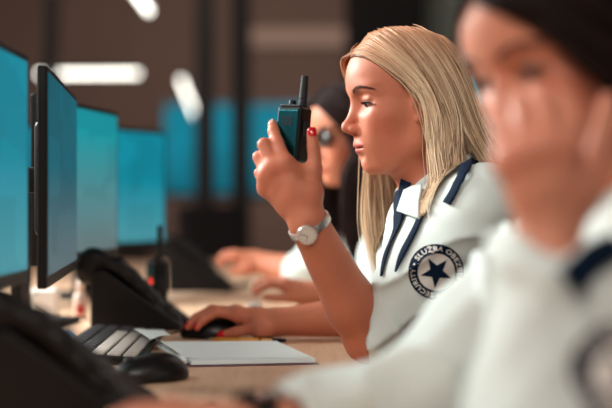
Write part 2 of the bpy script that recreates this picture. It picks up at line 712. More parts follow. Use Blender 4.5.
def make_phone(label):
    t = empty('desk_phone', (0, 0, DZ))
    tag(t, label, 'phone', 'black desk phones along the desk')
    bm = bmesh.new()
    prism(bm, [(-.085, 0), (.085, 0), (.088, .012), (.05, .04), (-.06, .118), (-.085, .112)], -0.085, 0.085)
    obj_bm('body', bm, M_black, t, bevel=0.006, seg=3)
    sl = math.atan2(.078, .11)
    R = Euler((0, sl, 0)).to_matrix()

    def on_face(u, v, w=0.0):      # u down the slope from its middle, v across
        p = R @ Vector((u, 0, w))
        return (-.005+p.x, v, .0795+p.z)
    bm = bmesh.new()
    box(bm, on_face(-.042, .028, .002), (.03, .085, .004), (0, sl, 0))
    obj_bm('display_panel', bm, M_blackgloss, t, bevel=0.001)
    proto = None
    for r in range(4):
        for c in range(3):
            if proto is None:
                bm = bmesh.new()
                box(bm, (0, 0, 0), (.010, .014, .006), (0, sl, 0))
                k = proto = obj_bm('key', bm, M_key, t, bevel=0.0015)
            else:
                k = proto.copy()
                COL.objects.link(k)
            k.parent = t
            k.location = on_face(-.012+r*.0165, .003+c*.022, .002)
    # handset: a bowed bar with a round earpiece and mouthpiece, lying down the near side
    C = catmull([(-.090, -.062, .138), (-.035, -.062, .121), (.012, -.062, .078), (.042, -.062, .042), (.066, -.062, .016)], 9)

    def f(p):
        d = None
        for i in range(len(C)-1):
            ra = 0.0155
            e = cone(p, C[i], C[i+1], ra, ra)
            d = e if d is None else smin(d, e, 0.006)
        d = smin(d, cone(p, (-.080, -.062, .136), (-.092, -.062, .112), .021, .025), .012)
        d = smin(d, cone(p, (.060, -.062, .026), (.052, -.062, .020), .019, .020), .012)
        return smax(d, np.abs(p[:, 1]+.062)-.024, 0.006)
    h = sdf_obj('handset', f, (-.13, -.10, -.02), (.11, -.03, .18), .0028, M_black, t)
    tube_obj('coiled_cord', helix((.072, -.058, .010), (.13, .09, .012), .0065, 17, 260), .0017, M_rubber, t, 5)
    bm = bmesh.new()
    box(bm, (-.101, -.062, .134), (.004, .016, .010), (0, 0.5, 0))
    obj_bm('call_indicator', bm, emit('cyan_indicator', rgb(30, 150, 175), 0.8), h, bevel=0.001)
    return t


ph = make_phone('black desk phone beyond the keyboard, left of the hand on the mouse')
ph.location = (-.322, 2.345, DZ)
for (x, y, lb) in ((-.235, 1.265, 'large blurred black desk phone in the bottom left corner, nearest the camera'),
                   (-.290, 3.33, 'far blurred black desk phone behind the upright radio')):
    c = copy_tree(ph)
    c['label'] = lb
    c.location = (x, y, DZ)

# ------------------------------------------------------------------ handheld radios


def make_radio(w, d, h, ant, label):
    """origin under the middle of the body, front faces local -y"""
    t = empty('handheld_radio', (0, 0, 0))
    tag(t, label, 'radio', 'handheld radios')
    bm = bmesh.new()
    box(bm, (0, 0, h/2), (w, d, h))
    obj_bm('body', bm, M_black, t, bevel=0.005, seg=4)
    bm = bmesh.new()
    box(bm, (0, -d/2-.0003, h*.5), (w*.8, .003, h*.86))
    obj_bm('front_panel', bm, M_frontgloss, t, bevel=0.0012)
    for i in range(5):
        bm = bmesh.new()
        box(bm, (0, -d/2-.002, h*(.66+.035*i)), (w*.42, .0012, .0012))
        obj_bm('speaker_slot', bm, M_rubber, t)
    bm = bmesh.new()
    box(bm, (0, 0, h+.0008), (w*.82, d*.86, .004))
    obj_bm('top_trim', bm, M_dark, t, bevel=0.0015)
    bm = bmesh.new()
    cyl(bm, (w*.30, 0, h), (w*.30, 0, h+ant*.25), .0066, .0062, 18)
    cyl(bm, (w*.30, 0, h+ant*.25), (w*.30, 0, h+ant), .0062, .0052, 18)
    obj_bm('antenna', bm, M_rubber, t, bevel=0.001)
    bm = bmesh.new()
    cyl(bm, (-w*.12, 0, h), (-w*.12, 0, h+.010), .0058, .0052, 18)
    obj_bm('knob', bm, M_black, t, bevel=0.001)
    bm = bmesh.new()
    box(bm, (w/2+.001, 0, h*.62), (.004, d*.5, h*.26))
    obj_bm('talk_button', bm, M_rubber, t, bevel=0.001)
    bm = bmesh.new()
    box(bm, (0, d/2+.004, h*.6), (w*.4, .003, h*.5))
    box(bm, (0, d/2+.002, h*.8), (w*.4, .006, h*.08))
    obj_bm('belt_clip', bm, M_dark, t, bevel=0.0008)
    return t


M_frontgloss = mat('radio_front_painted_reflection', rgb(52, 128, 138), 0.26, metal=1.0)  # teal in the base colour stands in for the monitors' reflection
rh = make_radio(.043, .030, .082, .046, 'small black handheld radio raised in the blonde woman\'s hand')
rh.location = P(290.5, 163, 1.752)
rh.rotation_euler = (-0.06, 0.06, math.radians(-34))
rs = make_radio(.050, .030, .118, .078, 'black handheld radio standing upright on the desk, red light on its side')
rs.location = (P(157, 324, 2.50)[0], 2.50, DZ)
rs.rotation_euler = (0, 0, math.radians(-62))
bm = bmesh.new()
box(bm, (.010, -.017, .080), (.010, .003, .010))
obj_bm('red_light', bm, emit('red_led', (1, 0.02, 0.01, 1), 2.0), rs, bevel=0.001)
bm = bmesh.new()
cyl(bm, (-.012, -.0155, .045), (-.012, -.0175, .045), .004, seg=12)
obj_bm('side_key', bm, M_key, rs)

# ------------------------------------------------------------------ keyboard, mice
kb = empty('keyboard', (-.318, 1.985, DZ), 0.03)
tag(kb, 'black keyboard with pale and dark keys lying before the desk phone', 'keyboard')
bm = bmesh.new()
prism(bm, [(-.066, 0), (.066, 0), (.066, .010), (-.066, .020)], -.20, .20)
obj_bm('base', bm, M_black, kb, bevel=0.003)
kp = {}
for r in range(5):
    for c in range(15):
        light = (c < 12 and r > 1)  # paler caps on the lower rows, save the last columns
        if light not in kp:
            bm = bmesh.new()
            box(bm, (0, 0, 0), (.0195, .0200, .008), (0, 0.075, 0))
            kp[light] = k = obj_bm('key', bm, M_keylight if light else M_key, kb, bevel=0.002)
        else:
            k = kp[light].copy()
            COL.objects.link(k)
            k.parent = kb
        x = -.048+r*.0240
        k.location = (x, -.182+c*.0260, .019-(x+.066)*.076)


def make_mouse(label, L=.108, W=.062, H=.036):
    t = empty('computer_mouse', (0, 0, DZ))
    tag(t, label, 'mouse', 'black computer mice')

    def f(p):
        d = ell(p, (0, 0, .006), (L/2, W/2, H-.006))
        d = smin(d, ell(p, (L*.12, 0, .008), (L*.36, W*.47, H-.008)), .01)
        return smax(d, .001-p[:, 2], .003)
    sdf_obj('shell', f, (-L*.6, -W*.6, -.01), (L*.6, W*.6, H*1.3), .003, M_blackshiny, t)
    bm = bmesh.new()
    cyl(bm, (-L*.27, -.003, H*.70), (-L*.27, .003, H*.70), .009, seg=18)
    obj_bm('scroll_wheel', bm, M_key, t)
    return t


M_blackshiny = mat('satin_black_plastic', rgb(12, 9, 10), 0.4, coat=0.1, spec=0.3)
m1 = make_mouse('black computer mouse under the hand with red nails')
m1.location = (-.172, 2.150, DZ)
m1.rotation_euler = (0, 0, -0.08)
tube_obj('mouse_cable', np.array([(-.052, 0, .012), (-.075, .01, .005), (-.10, .05, .004), (-.12, .10, .004)]), .0018, M_rubber, m1, 6)
m2 = copy_tree(m1)
m2['label'] = 'blurred black computer mouse lying left of the notepad, near the dark phone'
m2.location = (-.212, 1.63, DZ)
m2.rotation_euler = (0, 0, 0.5)

# ------------------------------------------------------------------ notepad, papers, pens


def sheet(name, corners, z, thick, m, parent=None, curl=None, n=14):
    """corners: four (x, y); grid with optional curl function dz(u, v)"""
    c = [np.array(q) for q in corners]
    V = []
    for k, dz in ((0, 0), (1, thick)):
        for i in range(n+1):
            for j in range(n+1):
                u, v = i/n, j/n
                q = (c[0]*(1-u)+c[1]*u)*(1-v)+(c[3]*(1-u)+c[2]*u)*v
                V.append((q[0], q[1], z+dz+(curl(u, v) if curl else 0)))
    F = []
    N = (n+1)
    idx = lambda k, i, j: k*N*N+i*N+j
    for i in range(n):
        for j in range(n):
            F.append((idx(1, i, j), idx(1, i+1, j), idx(1, i+1, j+1), idx(1, i, j+1)))
            F.append((idx(0, i, j), idx(0, i, j+1), idx(0, i+1, j+1), idx(0, i+1, j)))
    for i in range(n):
        F.append((idx(0, i, 0), idx(0, i+1, 0), idx(1, i+1, 0), idx(1, i, 0)))
        F.append((idx(0, i, n), idx(1, i, n), idx(1, i+1, n), idx(0, i+1, n)))
        F.append((idx(0, 0, i), idx(1, 0, i), idx(1, 0, i+1), idx(0, 0, i+1)))
        F.append((idx(0, n, i), idx(0, n, i+1), idx(1, n, i+1), idx(1, n, i)))
    return link_mesh(name, V, F, m, parent, smooth=False)


pad = empty('notepad', (0, 0, DZ))
tag(pad, 'open white notepad with mauve cover lying before the hand on the mouse', 'notepad')
pc = [(-.175, 1.760), (.020, 1.790), (-.045, 2.025), (-.240, 1.995)]
sheet('cover', pc, .0005, .0015, M_cover, pad)
curl = lambda u, v: .012*max(0, 1-u/.10)**1.6
sheet('page_block', [(-.169, 1.767), (.014, 1.795), (-.049, 2.020), (-.236, 1.991)], .003, .006, M_paper, pad)
sheet('top_page', [(-.196, 1.790), (.011, 1.798), (-.050, 2.018), (-.262, 2.005)], .0095, .0006, M_paper, pad, curl)
a, b = np.array([-.180, 1.762, .009]), np.array([-.240, 1.98, .009])
tube_obj('rolled_edge', [a+(b-a)*t for t in np.linspace(0, 1, 8)], .0065, M_paper, pad, 12)
lp = empty('loose_paper', (0, 0, DZ))
tag(lp, 'white paper sheet sticking out left of the notepad over the keyboard edge', 'paper')
sheet('sheet', [(-.250, 1.93), (-.225, 1.99), (-.250, 2.11), (-.298, 2.07)], .0215, .0008, M_paper, lp, lambda u, v: .003*math.sin(3*u+2*v))

pen = empty('ballpoint_pen', (-.098, 2.070, DZ+.0052), -.03)
tag(pen, 'amber yellow pen with black end lying behind the notepad', 'pen')
bm = bmesh.new()
cyl(bm, (-.066, 0, 0), (.040, -.004, 0), .0042, seg=16)
obj_bm('barrel', bm, M_yellow, pen, smooth=True)
bm = bmesh.new()
cyl(bm, (.018, -.0032, 0), (.021, -.0033, 0), .0052, seg=16)
box(bm, (.030, -.0036, .0050), (.024, .002, .0016))
obj_bm('clip', bm, M_black, pen)
bm = bmesh.new()
cyl(bm, (.040, -.004, 0), (.056, -.0046, 0), .0046, seg=16)
cyl(bm, (.056, -.0046, 0), (.064, -.0049, 0), .0036, .0028, 16)
obj_bm('end_cap', bm, M_black, pen, bevel=0.0008)
bm = bmesh.new()
cyl(bm, (-.066, 0, 0), (-.075, .0004, 0), .0040, .0010, 16)
obj_bm('tip', bm, M_metal, pen)
bp = empty('blue_pen', (-.418, 2.14, DZ+.005), 1.9)
tag(bp, 'thin blue pen lying at the left end of the keyboard', 'pen')
bm = bmesh.new()
cyl(bm, (-.05, 0, 0), (.05, 0, 0), .004, seg=14)
obj_bm('barrel', bm, mat('blue_barrel', rgb(20, 80, 130), 0.3), bp, smooth=True)
bm = bmesh.new()
cyl(bm, (.05, 0, 0), (.062, 0, 0), .0042, .003, 14)
obj_bm('cap', bm, mat('cyan_cap', rgb(30, 130, 180), 0.3), bp)

# ------------------------------------------------------------------ bottle, adapter, small things under the monitors
bt = empty('small_bottle', (-.470, 2.50, DZ))
tag(bt, 'small white bottle with a red mark and pale cap under the monitors', 'bottle')


def lathe(name, prof, m, parent=None, seg=32):
    V, F = [], []
    for r, z in prof:
        for k in range(seg):
            a = 2*PI*k/seg
            V.append((r*math.cos(a), r*math.sin(a), z))
    for i in range(len(prof)-1):
        for k in range(seg):
            F.append((i*seg+k, i*seg+(k+1) % seg, (i+1)*seg+(k+1) % seg, (i+1)*seg+k))
    F.append(tuple(range(seg))[::-1])
    F.append(tuple((len(prof)-1)*seg+k for k in range(seg)))
    return link_mesh(name, V, F, m, parent)


lathe('body', [(.012, 0), (.0145, .002), (.0145, .046), (.012, .052), (.008, .055)], mat('milky_bottle', rgb(222, 190, 176), 0.35), bt)
lathe('cap', [(.0085, .055), (.009, .056), (.0075, .080), (.006, .082)], mat('pale_cap', rgb(235, 205, 188), 0.4), bt)
# red printed mark wrapped on the bottle front
V, F = [], []
for i in range(9):
    a = -1.9+i*0.13
    for z in (.012, .030):
        V.append((.0149*math.cos(a), .0149*math.sin(a), z+.003*math.sin(i*1.7)))
for i in range(8):
    F.append((2*i, 2*i+2, 2*i+3, 2*i+1))
link_mesh('red_mark', V, F, M_red, bt)

ad = empty('power_adapter', (-.563, 2.56, DZ))
tag(ad, 'white power adapter block with a thin dark cable and blue light', 'adapter')
bm = bmesh.new()
box(bm, (.006, 0, .030), (.058, .045, .060))
obj_bm('block', bm, M_white, ad, bevel=0.008, seg=4)
bm = bmesh.new()
cyl(bm, (-.022, -.004, .034), (-.050, -.006, .034), .014, .011, 20)
obj_bm('plug', bm, M_white, ad, bevel=0.003)
bm = bmesh.new()
cyl(bm, (-.050, -.006, .034), (-.056, -.0065, .034), .008, seg=16)
obj_bm('blue_light', bm, emit('blue_led', rgb(20, 130, 210), 1.4), ad)
lc = catmull([(.0, -.026, .056), (-.014, -.030, .048), (-.014, -.030, .030), (.004, -.032, .012), (.030, -.034, .002), (.058, -.03, .002)], 24)
tube_obj('cable', lc, .0013, M_rubber, ad, 6)

nt_ = empty('folded_note', (P(172, 300, 2.9)[0], 2.95, DZ))
tag(nt_, 'small folded white note lying between the upright radio and far phone', 'note')
sheet('leaf', [(-.03, -.02), (.03, -.025), (.035, .025), (-.028, .03)], .001, .001, M_paper, nt_, lambda u, v: .02*u)

# ------------------------------------------------------------------ office chairs


def make_chair(label, group='office chairs'):
    """faces local -x"""
    t = empty('office_chair', (0, 0, 0))
    tag(t, label, 'chair', group)
    sdf_obj('seat', lambda p: rbox(p, (0, 0, .455), (.23, .24, .035), .03), (-.26, -.27, .40), (.26, .27, .51), .012, M_dark, t)
    ang = 0.16
    R = np.array([[math.cos(ang), 0, math.sin(ang)], [0, 1, 0], [-math.sin(ang), 0, math.cos(ang)]])
    sdf_obj('backrest', lambda p: rbox(p, (.27, 0, .76), (.028, .21, .24), .028, R), (.18, -.24, .48), (.37, .24, 1.04), .012, M_dark, t)
    bm = bmesh.new()
    box(bm, (.20, 0, .42), (.12, .06, .012))
    box(bm, (.25, 0, .50), (.012, .06, .17))
    obj_bm('back_bracket', bm, M_black, t, bevel=0.003)
    bm = bmesh.new()
    cyl(bm, (0, 0, .10), (0, 0, .43), .028, seg=16)
    obj_bm('gas_column', bm, M_black, t)
    for k in range(5):
        a = 2*PI*k/5
        bm = bmesh.new()
        cyl(bm, (0, 0, .105), (.27*math.cos(a), .27*math.sin(a), .07), .022, .014, 10)
        l = obj_bm('leg', bm, M_black, t)
        bm = bmesh.new()
        q = (.27*math.cos(a), .27*math.sin(a), .028)
        cyl(bm, (q[0], q[1]-.012, q[2]), (q[0], q[1]+.012, q[2]), .028, seg=16)
        cyl(bm, (q[0], q[1], .03), (q[0], q[1], .07), .006, seg=8)
        obj_bm('caster', bm, M_rubber, l)
    return t


chairs = []
ch = make_chair('dark office chair under the blonde woman')
ch.location = (.44, 1.91, 0)
# ------------------------------------------------------------------ people


def frame(yaw, pitch=0.0, roll=0.0):
    """axes of a head or torso that faces -x; yaw turns the face towards the camera, pitch bows it; columns forward, left, up"""
    cy, sy = math.cos(yaw), math.sin(yaw)
    f = np.array([-cy, -sy, 0.0])
    l = np.array([sy, -cy, 0.0])
    u = np.array([0, 0, 1.0])
    cp, sp_ = math.cos(pitch), math.sin(pitch)
    f2 = cp*f-sp_*u
    u2 = sp_*f+cp*u
    cr, sr = math.cos(roll), math.sin(roll)
    l2 = cr*l+sr*u2
    u3 = -sr*l+cr*u2
    return np.stack([f2, l2, u3], axis=1)


def head_field(q, open_eye=0.0046, mouth=0.0):
    """q in head axes (forward, left, up) from the middle between the ears, metres"""
    x, y, z = q[:, 0], q[:, 1], q[:, 2]
    m = q.copy()
    m[:, 1] = np.abs(y)
    d = ell(q, (.001, 0, .045), (.088, .072, .079))
    d = smin(d, ell(q, (.030, 0, -.005), (.058, .060, .088)), .035)          # face
    d = smin(d, ell(q, (.045, 0, .055), (.046, .056, .045)), .03)             # forehead
    d = smin(d, cone(m, (.002, .052, -.050), (.052, .022, -.084), .014, .013), .034)   # jaw line
    d = smin(d, cone(m, (.002, .056, -.015), (.002, .052, -.050), .014, .014), .03)
    d = smin(d, sph(q, (.0655, 0, -.0845), .0150), .022)                        # chin
    d = smin(d, ell(m, (.050, .040, -.014), (.026, .020, .018)), .026)        # cheekbone
    d = smin(d, ell(m, (.052, .026, -.045), (.026, .020, .026)), .026)        # cheek
    d = smin(d, ell(q, (.066, 0, -.052), (.021, .026, .024)), .018)           # muzzle
    d = smin(d, ell(m, (.071, .026, .031), (.014, .024, .007)), .016)         # brow
    # eye sockets
    d = smax(d, -ell(m, (.092, .031, .010), (.0165, .020, .0125)), .016)
    d = smax(d, -sph(m, (.096, .017, .006), .008), .012)
    # nose
    d = smin(d, cone(q, (.080, 0, .016), (.1010, 0, -.020), .0062, .0068), .012)
    d = smin(d, sph(q, (.1048, 0, -.0262), .0078), .007)
    d = smin(d, ell(m, (.0935, .0105, -.0300), (.0105, .0062, .0068)), .006)
    d = smin(d, cone(q, (.098, 0, -.032), (.085, 0, -.039), .0052, .0055), .006)
    d = smax(d, -ell(m, (.0965, .0062, -.0372), (.0060, .0028, .0036)), .002)
    # philtrum, lips, mouth line
    d = smin(d, ell(q, (.0845, 0, -.0515), (.0075, .017, .0055)), .006)
    d = smin(d, ell(m, (.0832, .007, -.0555), (.0084, .0172, .0038)), .004)
    d = smin(d, ell(q, (.0812, 0, -.0635), (.0082, .0180, .0046)), .006)
    d = smax(d, -ell(q, (.0900, 0, -.0592), (.0105, .0245, .0009)), .002)
    d = smax(d, -ell(q, (.0900, 0, -.0745), (.010, .016, .0045)), .008)
    # lids
    d = smin(d, sph(m, (.0695, .0315, .0105), .0136), .0045)
    d = smin(d, cone(m, (.0800, .020, .0175), (.0765, .043, .0150), .0030, .0030), .006)
    d = smax(d, -ell(m, (.0830, .0320, .0070), (.0100, .0138, open_eye)), .0012)
    # temple hollow
    # ear: rim, lobe, bowl
    e = ell(m, (.003, .0750, .006), (.017, .0065, .029))
    e = smax(e, -ell(m, (.005, .0825, .008), (.0095, .0060, .018)), .004)
    e = smin(e, sph(m, (.0095, .0745, -.021), .0068), .004)
    e = smin(e, sph(m, (.0160, .0735, .001), .0040), .004)
    d = smin(d, e, .004)
    return d


def hand_field(p, J):
    """J: dict with wrist, five chains of joints (thumb first)"""
    w = J['wrist']
    fing = J['fingers']
    s = J.get('s', 1.0)
    d = None
    m = [c[0] for c in fing[1:]]
    for a in m:
        e = cone(p, w+(a-w)*.12, a, .0165*s, .0118*s)
        d = e if d is None else smin(d, e, .014)
    for a, b in zip(m[:-1], m[1:]):
        d = smin(d, cone(p, a, b, .0112*s, .0112*s), .010)
        d = smin(d, cone(p, (a+w)/2, (b+w)/2, .0125*s, .0125*s), .012)
    th = fing[0]
    d = smin(d, cone(p, w+(th[0]-w)*.3, th[0], .0150*s, .0155*s), .016)
    d = smin(d, cone(p, th[0], m[0]+(w-m[0])*.35, .0135*s, .0095*s), .018)
    rad = [(.0142, .0104, .0092, .0074), (.0108, .0092, .0083, .0070), (.0110, .0094, .0085, .0072),
           (.0105, .0089, .0081, .0068), (.0094, .0078, .0072, .0062)]
    for k, c in enumerate(fing):
        e = None
        for i in range(len(c)-1):
            g = cone(p, c[i], c[i+1], rad[k][i]*s, rad[k][i+1]*s)
            e = g if e is None else smin(e, g, .003)
        d = smin(d, e, .0055)
    if 'web' in J:
        a, b, r = J['web']
        d = smin(d, cone(p, a, b, r, r), .012)
    return d


def hand_bound(J):
    pts = np.vstack([J['wrist']]+[np.array(c) for c in J['fingers']])
    c = (pts.min(0)+pts.max(0))/2
    return c, np.linalg.norm(pts-c, axis=1).max()+.035


def arm_field(p, S, E, W, rs=.047, re=.035, rf=.0345, rw=.0235, flat=None):
    S, E, W = map(np.asarray, (S, E, W))
    d = cone(p, S, S+(E-S)*.45, rs, rs*.92)
    d = smin(d, cone(p, S+(E-S)*.4, E, rs*.90, re), .02)
    d = smin(d, cone(p, E, E+(W-E)*.3, re, rf), .015)
    if flat is None:
        d = smin(d, cone(p, E+(W-E)*.3, W, rf, rw), .02)
    else:
        o = np.asarray(flat)
        for s in (-1, 1):
            d = smin(d, cone(p, E+(W-E)*.3+o*s*.003, W+o*s*.0085, rf*.97, rw*.86), .02)
    return d


def body_field(B):
    hc, hR = B['head'], B['R']
    eyeo = B.get('open_eye', .0053)
    nb = B['neck']
    hb = [(J,)+hand_bound(J) for J in B['hands']]

    def f(p):
        d = bounded(p, hc+hR @ np.array([.0, 0, .01]), .16, lambda q: head_field((q-hc) @ hR, eyeo))
        n1 = hc+hR @ np.array([-.022, 0, -.035])
        n2 = hc+hR @ np.array([.006, 0, -.070])
        d = smin(d, cone(p, n1, nb, .050, .053), .022)
        d = smin(d, cone(p, n2, nb+hR @ np.array([.012, 0, -.01]), .034, .040), .025)
        tr = None
        for a, b, ra, rb in B['torso']:
            e = cone(p, a, b, ra, rb)
            tr = e if tr is None else smin(tr, e, .05)
        d = smin(d, tr, .05)
        for k, (S, E, W) in enumerate(B['arms']):
            q = B.get('arm_scale', (1, 1))[k]
            d = smin(d, arm_field(p, S, E, W, .047*q, .035*q, (.0345*q), .0235*max(q, .9), flat=B['flat'][k]), .03)
        for J, c, r in hb:
            d = smin(d, bounded(p, c, r, lambda q: hand_field(q, J)), .010)
        return d
    return f


SKIN = np.array(rgb(196, 118, 90)[:3])
LIP = np.array(rgb(176, 78, 72)[:3])
BLUSH = np.array(rgb(192, 92, 70)[:3])
KNUCK = np.array(rgb(196, 90, 70)[:3])


def paint_skin(o, B, V):
    q = (V-B['head']) @ B['R']
    m = q.copy()
    m[:, 1] = np.abs(m[:, 1])
    base = B.get('skin', SKIN)
    col = np.tile(base, (len(V), 1))
    n = .5+.5*np.sin(V[:, 0]*61+2*np.sin(V[:, 1]*47))*np.sin(V[:, 2]*53+1.3)
    col *= (0.96+.08*n)[:, None]

    def blend(col, c, w):
        w = np.clip(w, 0, 1)[:, None]
        return col*(1-w)+c*w
    inh = (np.abs(q) < .16).all(axis=1)
    w = np.exp(-(((m[:, 0]-.055)/.03)**2+((m[:, 1]-.048)/.02)**2+((m[:, 2]+.022)/.022)**2))*.5*inh
    col = blend(col, BLUSH, w)
    w = np.exp(-(((m[:, 0]-.104)/.02)**2+((m[:, 1])/.02)**2+((m[:, 2]+.028)/.016)**2))*.35*inh
    col = blend(col, BLUSH, w)
    lipu = ell(m, (.0860, .006, -.0560), (.0120, .0180, .0040))
    lipl = ell(m, (.0840, 0, -.0635), (.0120, .0185, .0052))
    dl = np.minimum(lipu, lipl)
    col = blend(col, LIP, (.0008-dl)/.0018*.5*inh*(m[:, 0] > .07))
    for J in B['hands']:
        for c in J['fingers']:
            for i, r in ((0, .014), (1, .009), (len(c)-1, .010)):
                dd = np.linalg.norm(V-c[i], axis=1)
                col = blend(col, KNUCK, np.exp(-(dd/r)**2)*.4)
    set_color(o, col)


M_skin = mat('skin', SKIN.tolist()+[1], 0.52, spec=0.32, sss=0.2, attr='tint', bump=0.07, bscale=700, noise=0.05, nscale=90)
M_eye = mat('eye_white', rgb(176, 164, 160), 0.12, coat=0.5)
M_iris = mat('iris', rgb(44, 64, 78), 0.12, coat=0.6)
M_brow = mat('brow_hair', rgb(104, 62, 46), 0.7)
M_lash = mat('lash_hair', rgb(20, 12, 12), 0.6)
M_nailred = mat('red_nail_polish', rgb(205, 14, 22), 0.15, coat=1.0)
M_nailpale = mat('natural_nail', rgb(232, 178, 160), 0.2, coat=0.6)


def strands(name, paths, rad, m, parent=None, shades=None, seg=3):
    """paths (n, k, 3); tapering tubes in one mesh"""
    n, k, _ = paths.shape
    T = np.gradient(paths, axis=1)
    T /= np.linalg.norm(T, axis=2, keepdims=True)+1e-12
    ref = np.array([0.31, 0.85, 0.42])
    N = np.cross(T, ref)
    N /= np.linalg.norm(N, axis=2, keepdims=True)+1e-12
    Bn = np.cross(T, N)
    t = np.linspace(0, 1, k)
    r = rad*(1-.75*np.clip((t-.75)/.25, 0, 1))*np.clip(.35+t*8, 0, 1)
    if np.ndim(rad) == 2:
        r = rad
    else:
        r = np.tile(r, (n, 1))
    V = np.zeros((n, k, seg, 3))
    for s in range(seg):
        a = 2*PI*s/seg
        V[:, :, s] = paths+r[..., None]*(math.cos(a)*N+math.sin(a)*Bn)
    i = np.arange(n)[:, None, None]*k*seg
    j = np.arange(k-1)[None, :, None]*seg
    s = np.arange(seg)[None, None, :]
    s2 = (s+1) % seg
    F = np.stack([i+j+s, i+j+s2, i+j+seg+s2, i+j+seg+s], -1).reshape(-1, 4)
    o = fast_mesh(name, V.reshape(-1, 3), F, m, parent)
    if shades is not None:
        set_color(o, np.repeat(shades, k*seg, axis=0))
    return o


def face_parts(root, B, brow=M_brow, nb=170):
    hc, R = B['head'], B['R']
    W = lambda v: hc+R @ np.asarray(v, float)
    ir = B.get('gaze', (.90, 0, -.42))
    for s in (1, -1):
        bm = bmesh.new()
        bmesh.ops.create_uvsphere(bm, u_segments=28, v_segments=18, radius=.0121)
        e = obj_bm('eye', bm, M_eye, root, smooth=True)
        e.location = W((.0695, .0315*s, .0105))
        g = np.array(ir)
        g = g/np.linalg.norm(g)
        c = W(np.array((.0695, .0315*s, .0105))+g*.0079)
        bm = bmesh.new()
        r = bmesh.ops.create_uvsphere(bm, u_segments=20, v_segments=12, radius=1)
        rot = Vector(R @ g).to_track_quat('Z', 'Y').to_matrix().to_4x4()
        bmesh.ops.transform(bm, matrix=rot @ Matrix.Diagonal((.0068, .0068, .0047, 1)), verts=bm.verts)
        i_ = obj_bm('iris', bm, M_iris, e, smooth=True)
        i_.location = Vector(c)-e.location
        bm = bmesh.new()
        bmesh.ops.create_uvsphere(bm, u_segments=16, v_segments=10, radius=1)
        bmesh.ops.transform(bm, matrix=rot @ Matrix.Diagonal((.0028, .0028, .0022, 1)), verts=bm.verts)
        i_ = obj_bm('pupil', bm, M_lash, e, smooth=True)
        i_.location = Vector(W(np.array((.0695, .0315*s, .0105))+g*.0112))-e.location
        # brow
        ps = []
        for k in range(nb):
            u = RNG.random()
            y = .009+u*.042
            z = .0262+.0070*min(u/.4, 1)-.004*max(0, u-.65)/.35+(RNG.random()-.5)*.0052*(1-.62*u)
            x = .0893-.0030*u-.34*max(0, y-.020)**1.35*3.6
            a = np.array((x, y*s, z))
            dr = np.array((-.0020-.004*u, (.0048+.002*u)*s, .0035-.0045*u))
            ps.append([W(a+dr*t-np.array([.0012, 0, 0])*(t-1)**2) for t in np.linspace(0, 1, 4)])
        ps = np.array(ps)
        # settle the brow hairs on the skin
        f = B['f']
        for _ in range(5):
            q = ps.reshape(-1, 3)
            dd = f(q)
            fw = R[:, 0]*.8+R[:, 1]*s*.5
            q = q-(dd-.0006)[:, None]*fw*.8
            ps = q.reshape(ps.shape)
        strands('eyebrow', ps, .00048, brow, root)
        # lashes along the upper lid
        ps = []
        for k in range(46):
            u = k/45
            y = .0200+.0255*u
            dy = (y-.0320)/.0135
            z = .0070+.0040*math.sqrt(max(0, 1-dy*dy))
            x = .0695+math.sqrt(max(0, .0136**2-(y-.0315)**2-(z-.0105)**2))
            a = np.array((x-.0004, y*s, z))
            L = .0085+.004*u
            out = np.array((.80-.5*u, (.15+.75*u)*s, -.42))
            ps.append([W(a+out*L*t+np.array([0, 0, .0030])*t*t) for t in np.linspace(0, 1, 5)])
        strands('eyelashes', np.array(ps), .0008, M_lash, root)


def fingernail(parent, dip, tip, dorsal, m, r=.0068, L=.0110, lift=.0045):
    dip, tip, n = np.array(dip), np.array(tip), np.array(dorsal, float)
    a = tip-dip
    a /= np.linalg.norm(a)
    n = n-a*np.dot(a, n)
    n /= np.linalg.norm(n)
    s = np.cross(a, n)
    V, F = [], []
    nu, nv = 9, 9
    for i in range(nu):
        for j in range(nv):
            u = i/(nu-1)
            v = -1+2*j/(nv-1)
            w = (1-.25*abs(2*u-1)**3)
            if u > .75:
                w *= math.sqrt(max(0.05, 1-((u-.75)/.25)**2*.75))
            ang = v*w*1.0
            rr = r*1.05
            p = tip+a*(-L*.55+u*L*1.15)+s*math.sin(ang)*rr+n*(math.cos(ang)*rr*.98+.0006-.0035*u*u)
            V.append(p)
    for i in range(nu-1):
        for j in range(nv-1):
            k = i*nv+j
            F.append((k, k+1, k+nv+1, k+nv))
    o = link_mesh('fingernail', V, F, m, parent)
    md = o.modifiers.new('thick', 'SOLIDIFY')
    md.thickness = .0008
    return o


def cloth_noise(p, amp=1.0, seed=0.0):
    """soft folds with narrower ridges between broad hollows"""
    x, y, z = p[:, 0], p[:, 1], p[:, 2]
    w = 2.2*np.sin(17*y+seed)+1.6*np.sin(23*x+11*z+2*seed)
    a = 1-np.abs(np.sin(31*x+24*z+w))
    b = 1-np.abs(np.sin(40*z-17*y-9*x+1.5*np.sin(19*x+seed)+1.7*seed))
    g = .5+.5*np.sin(12*x+9*y-14*z+seed)
    c = np.sin(95*(z*.8-x*.5)+5*np.sin(13*x-17*y+seed*2))*.12
    return amp*(1.5*a*a*g+1.3*b*b*(1-g)-.6+c)


def grad(f, p, e=.0015):
    g = np.stack([f(p+np.eye(3)[i]*e)-f(p-np.eye(3)[i]*e) for i in range(3)], -1)
    return g/(np.linalg.norm(g, axis=1, keepdims=True)+1e-9)


def push_out(f, p, off, it=3, only_inside=True):
    p = p.copy()
    for _ in range(it):
        d = f(p)
        m = (d < off) if only_inside else np.ones(len(p), bool)
        if not m.any():
            break
        g = grad(f, p[m])
        p[m] += g*(off-d[m])[:, None]
    return p


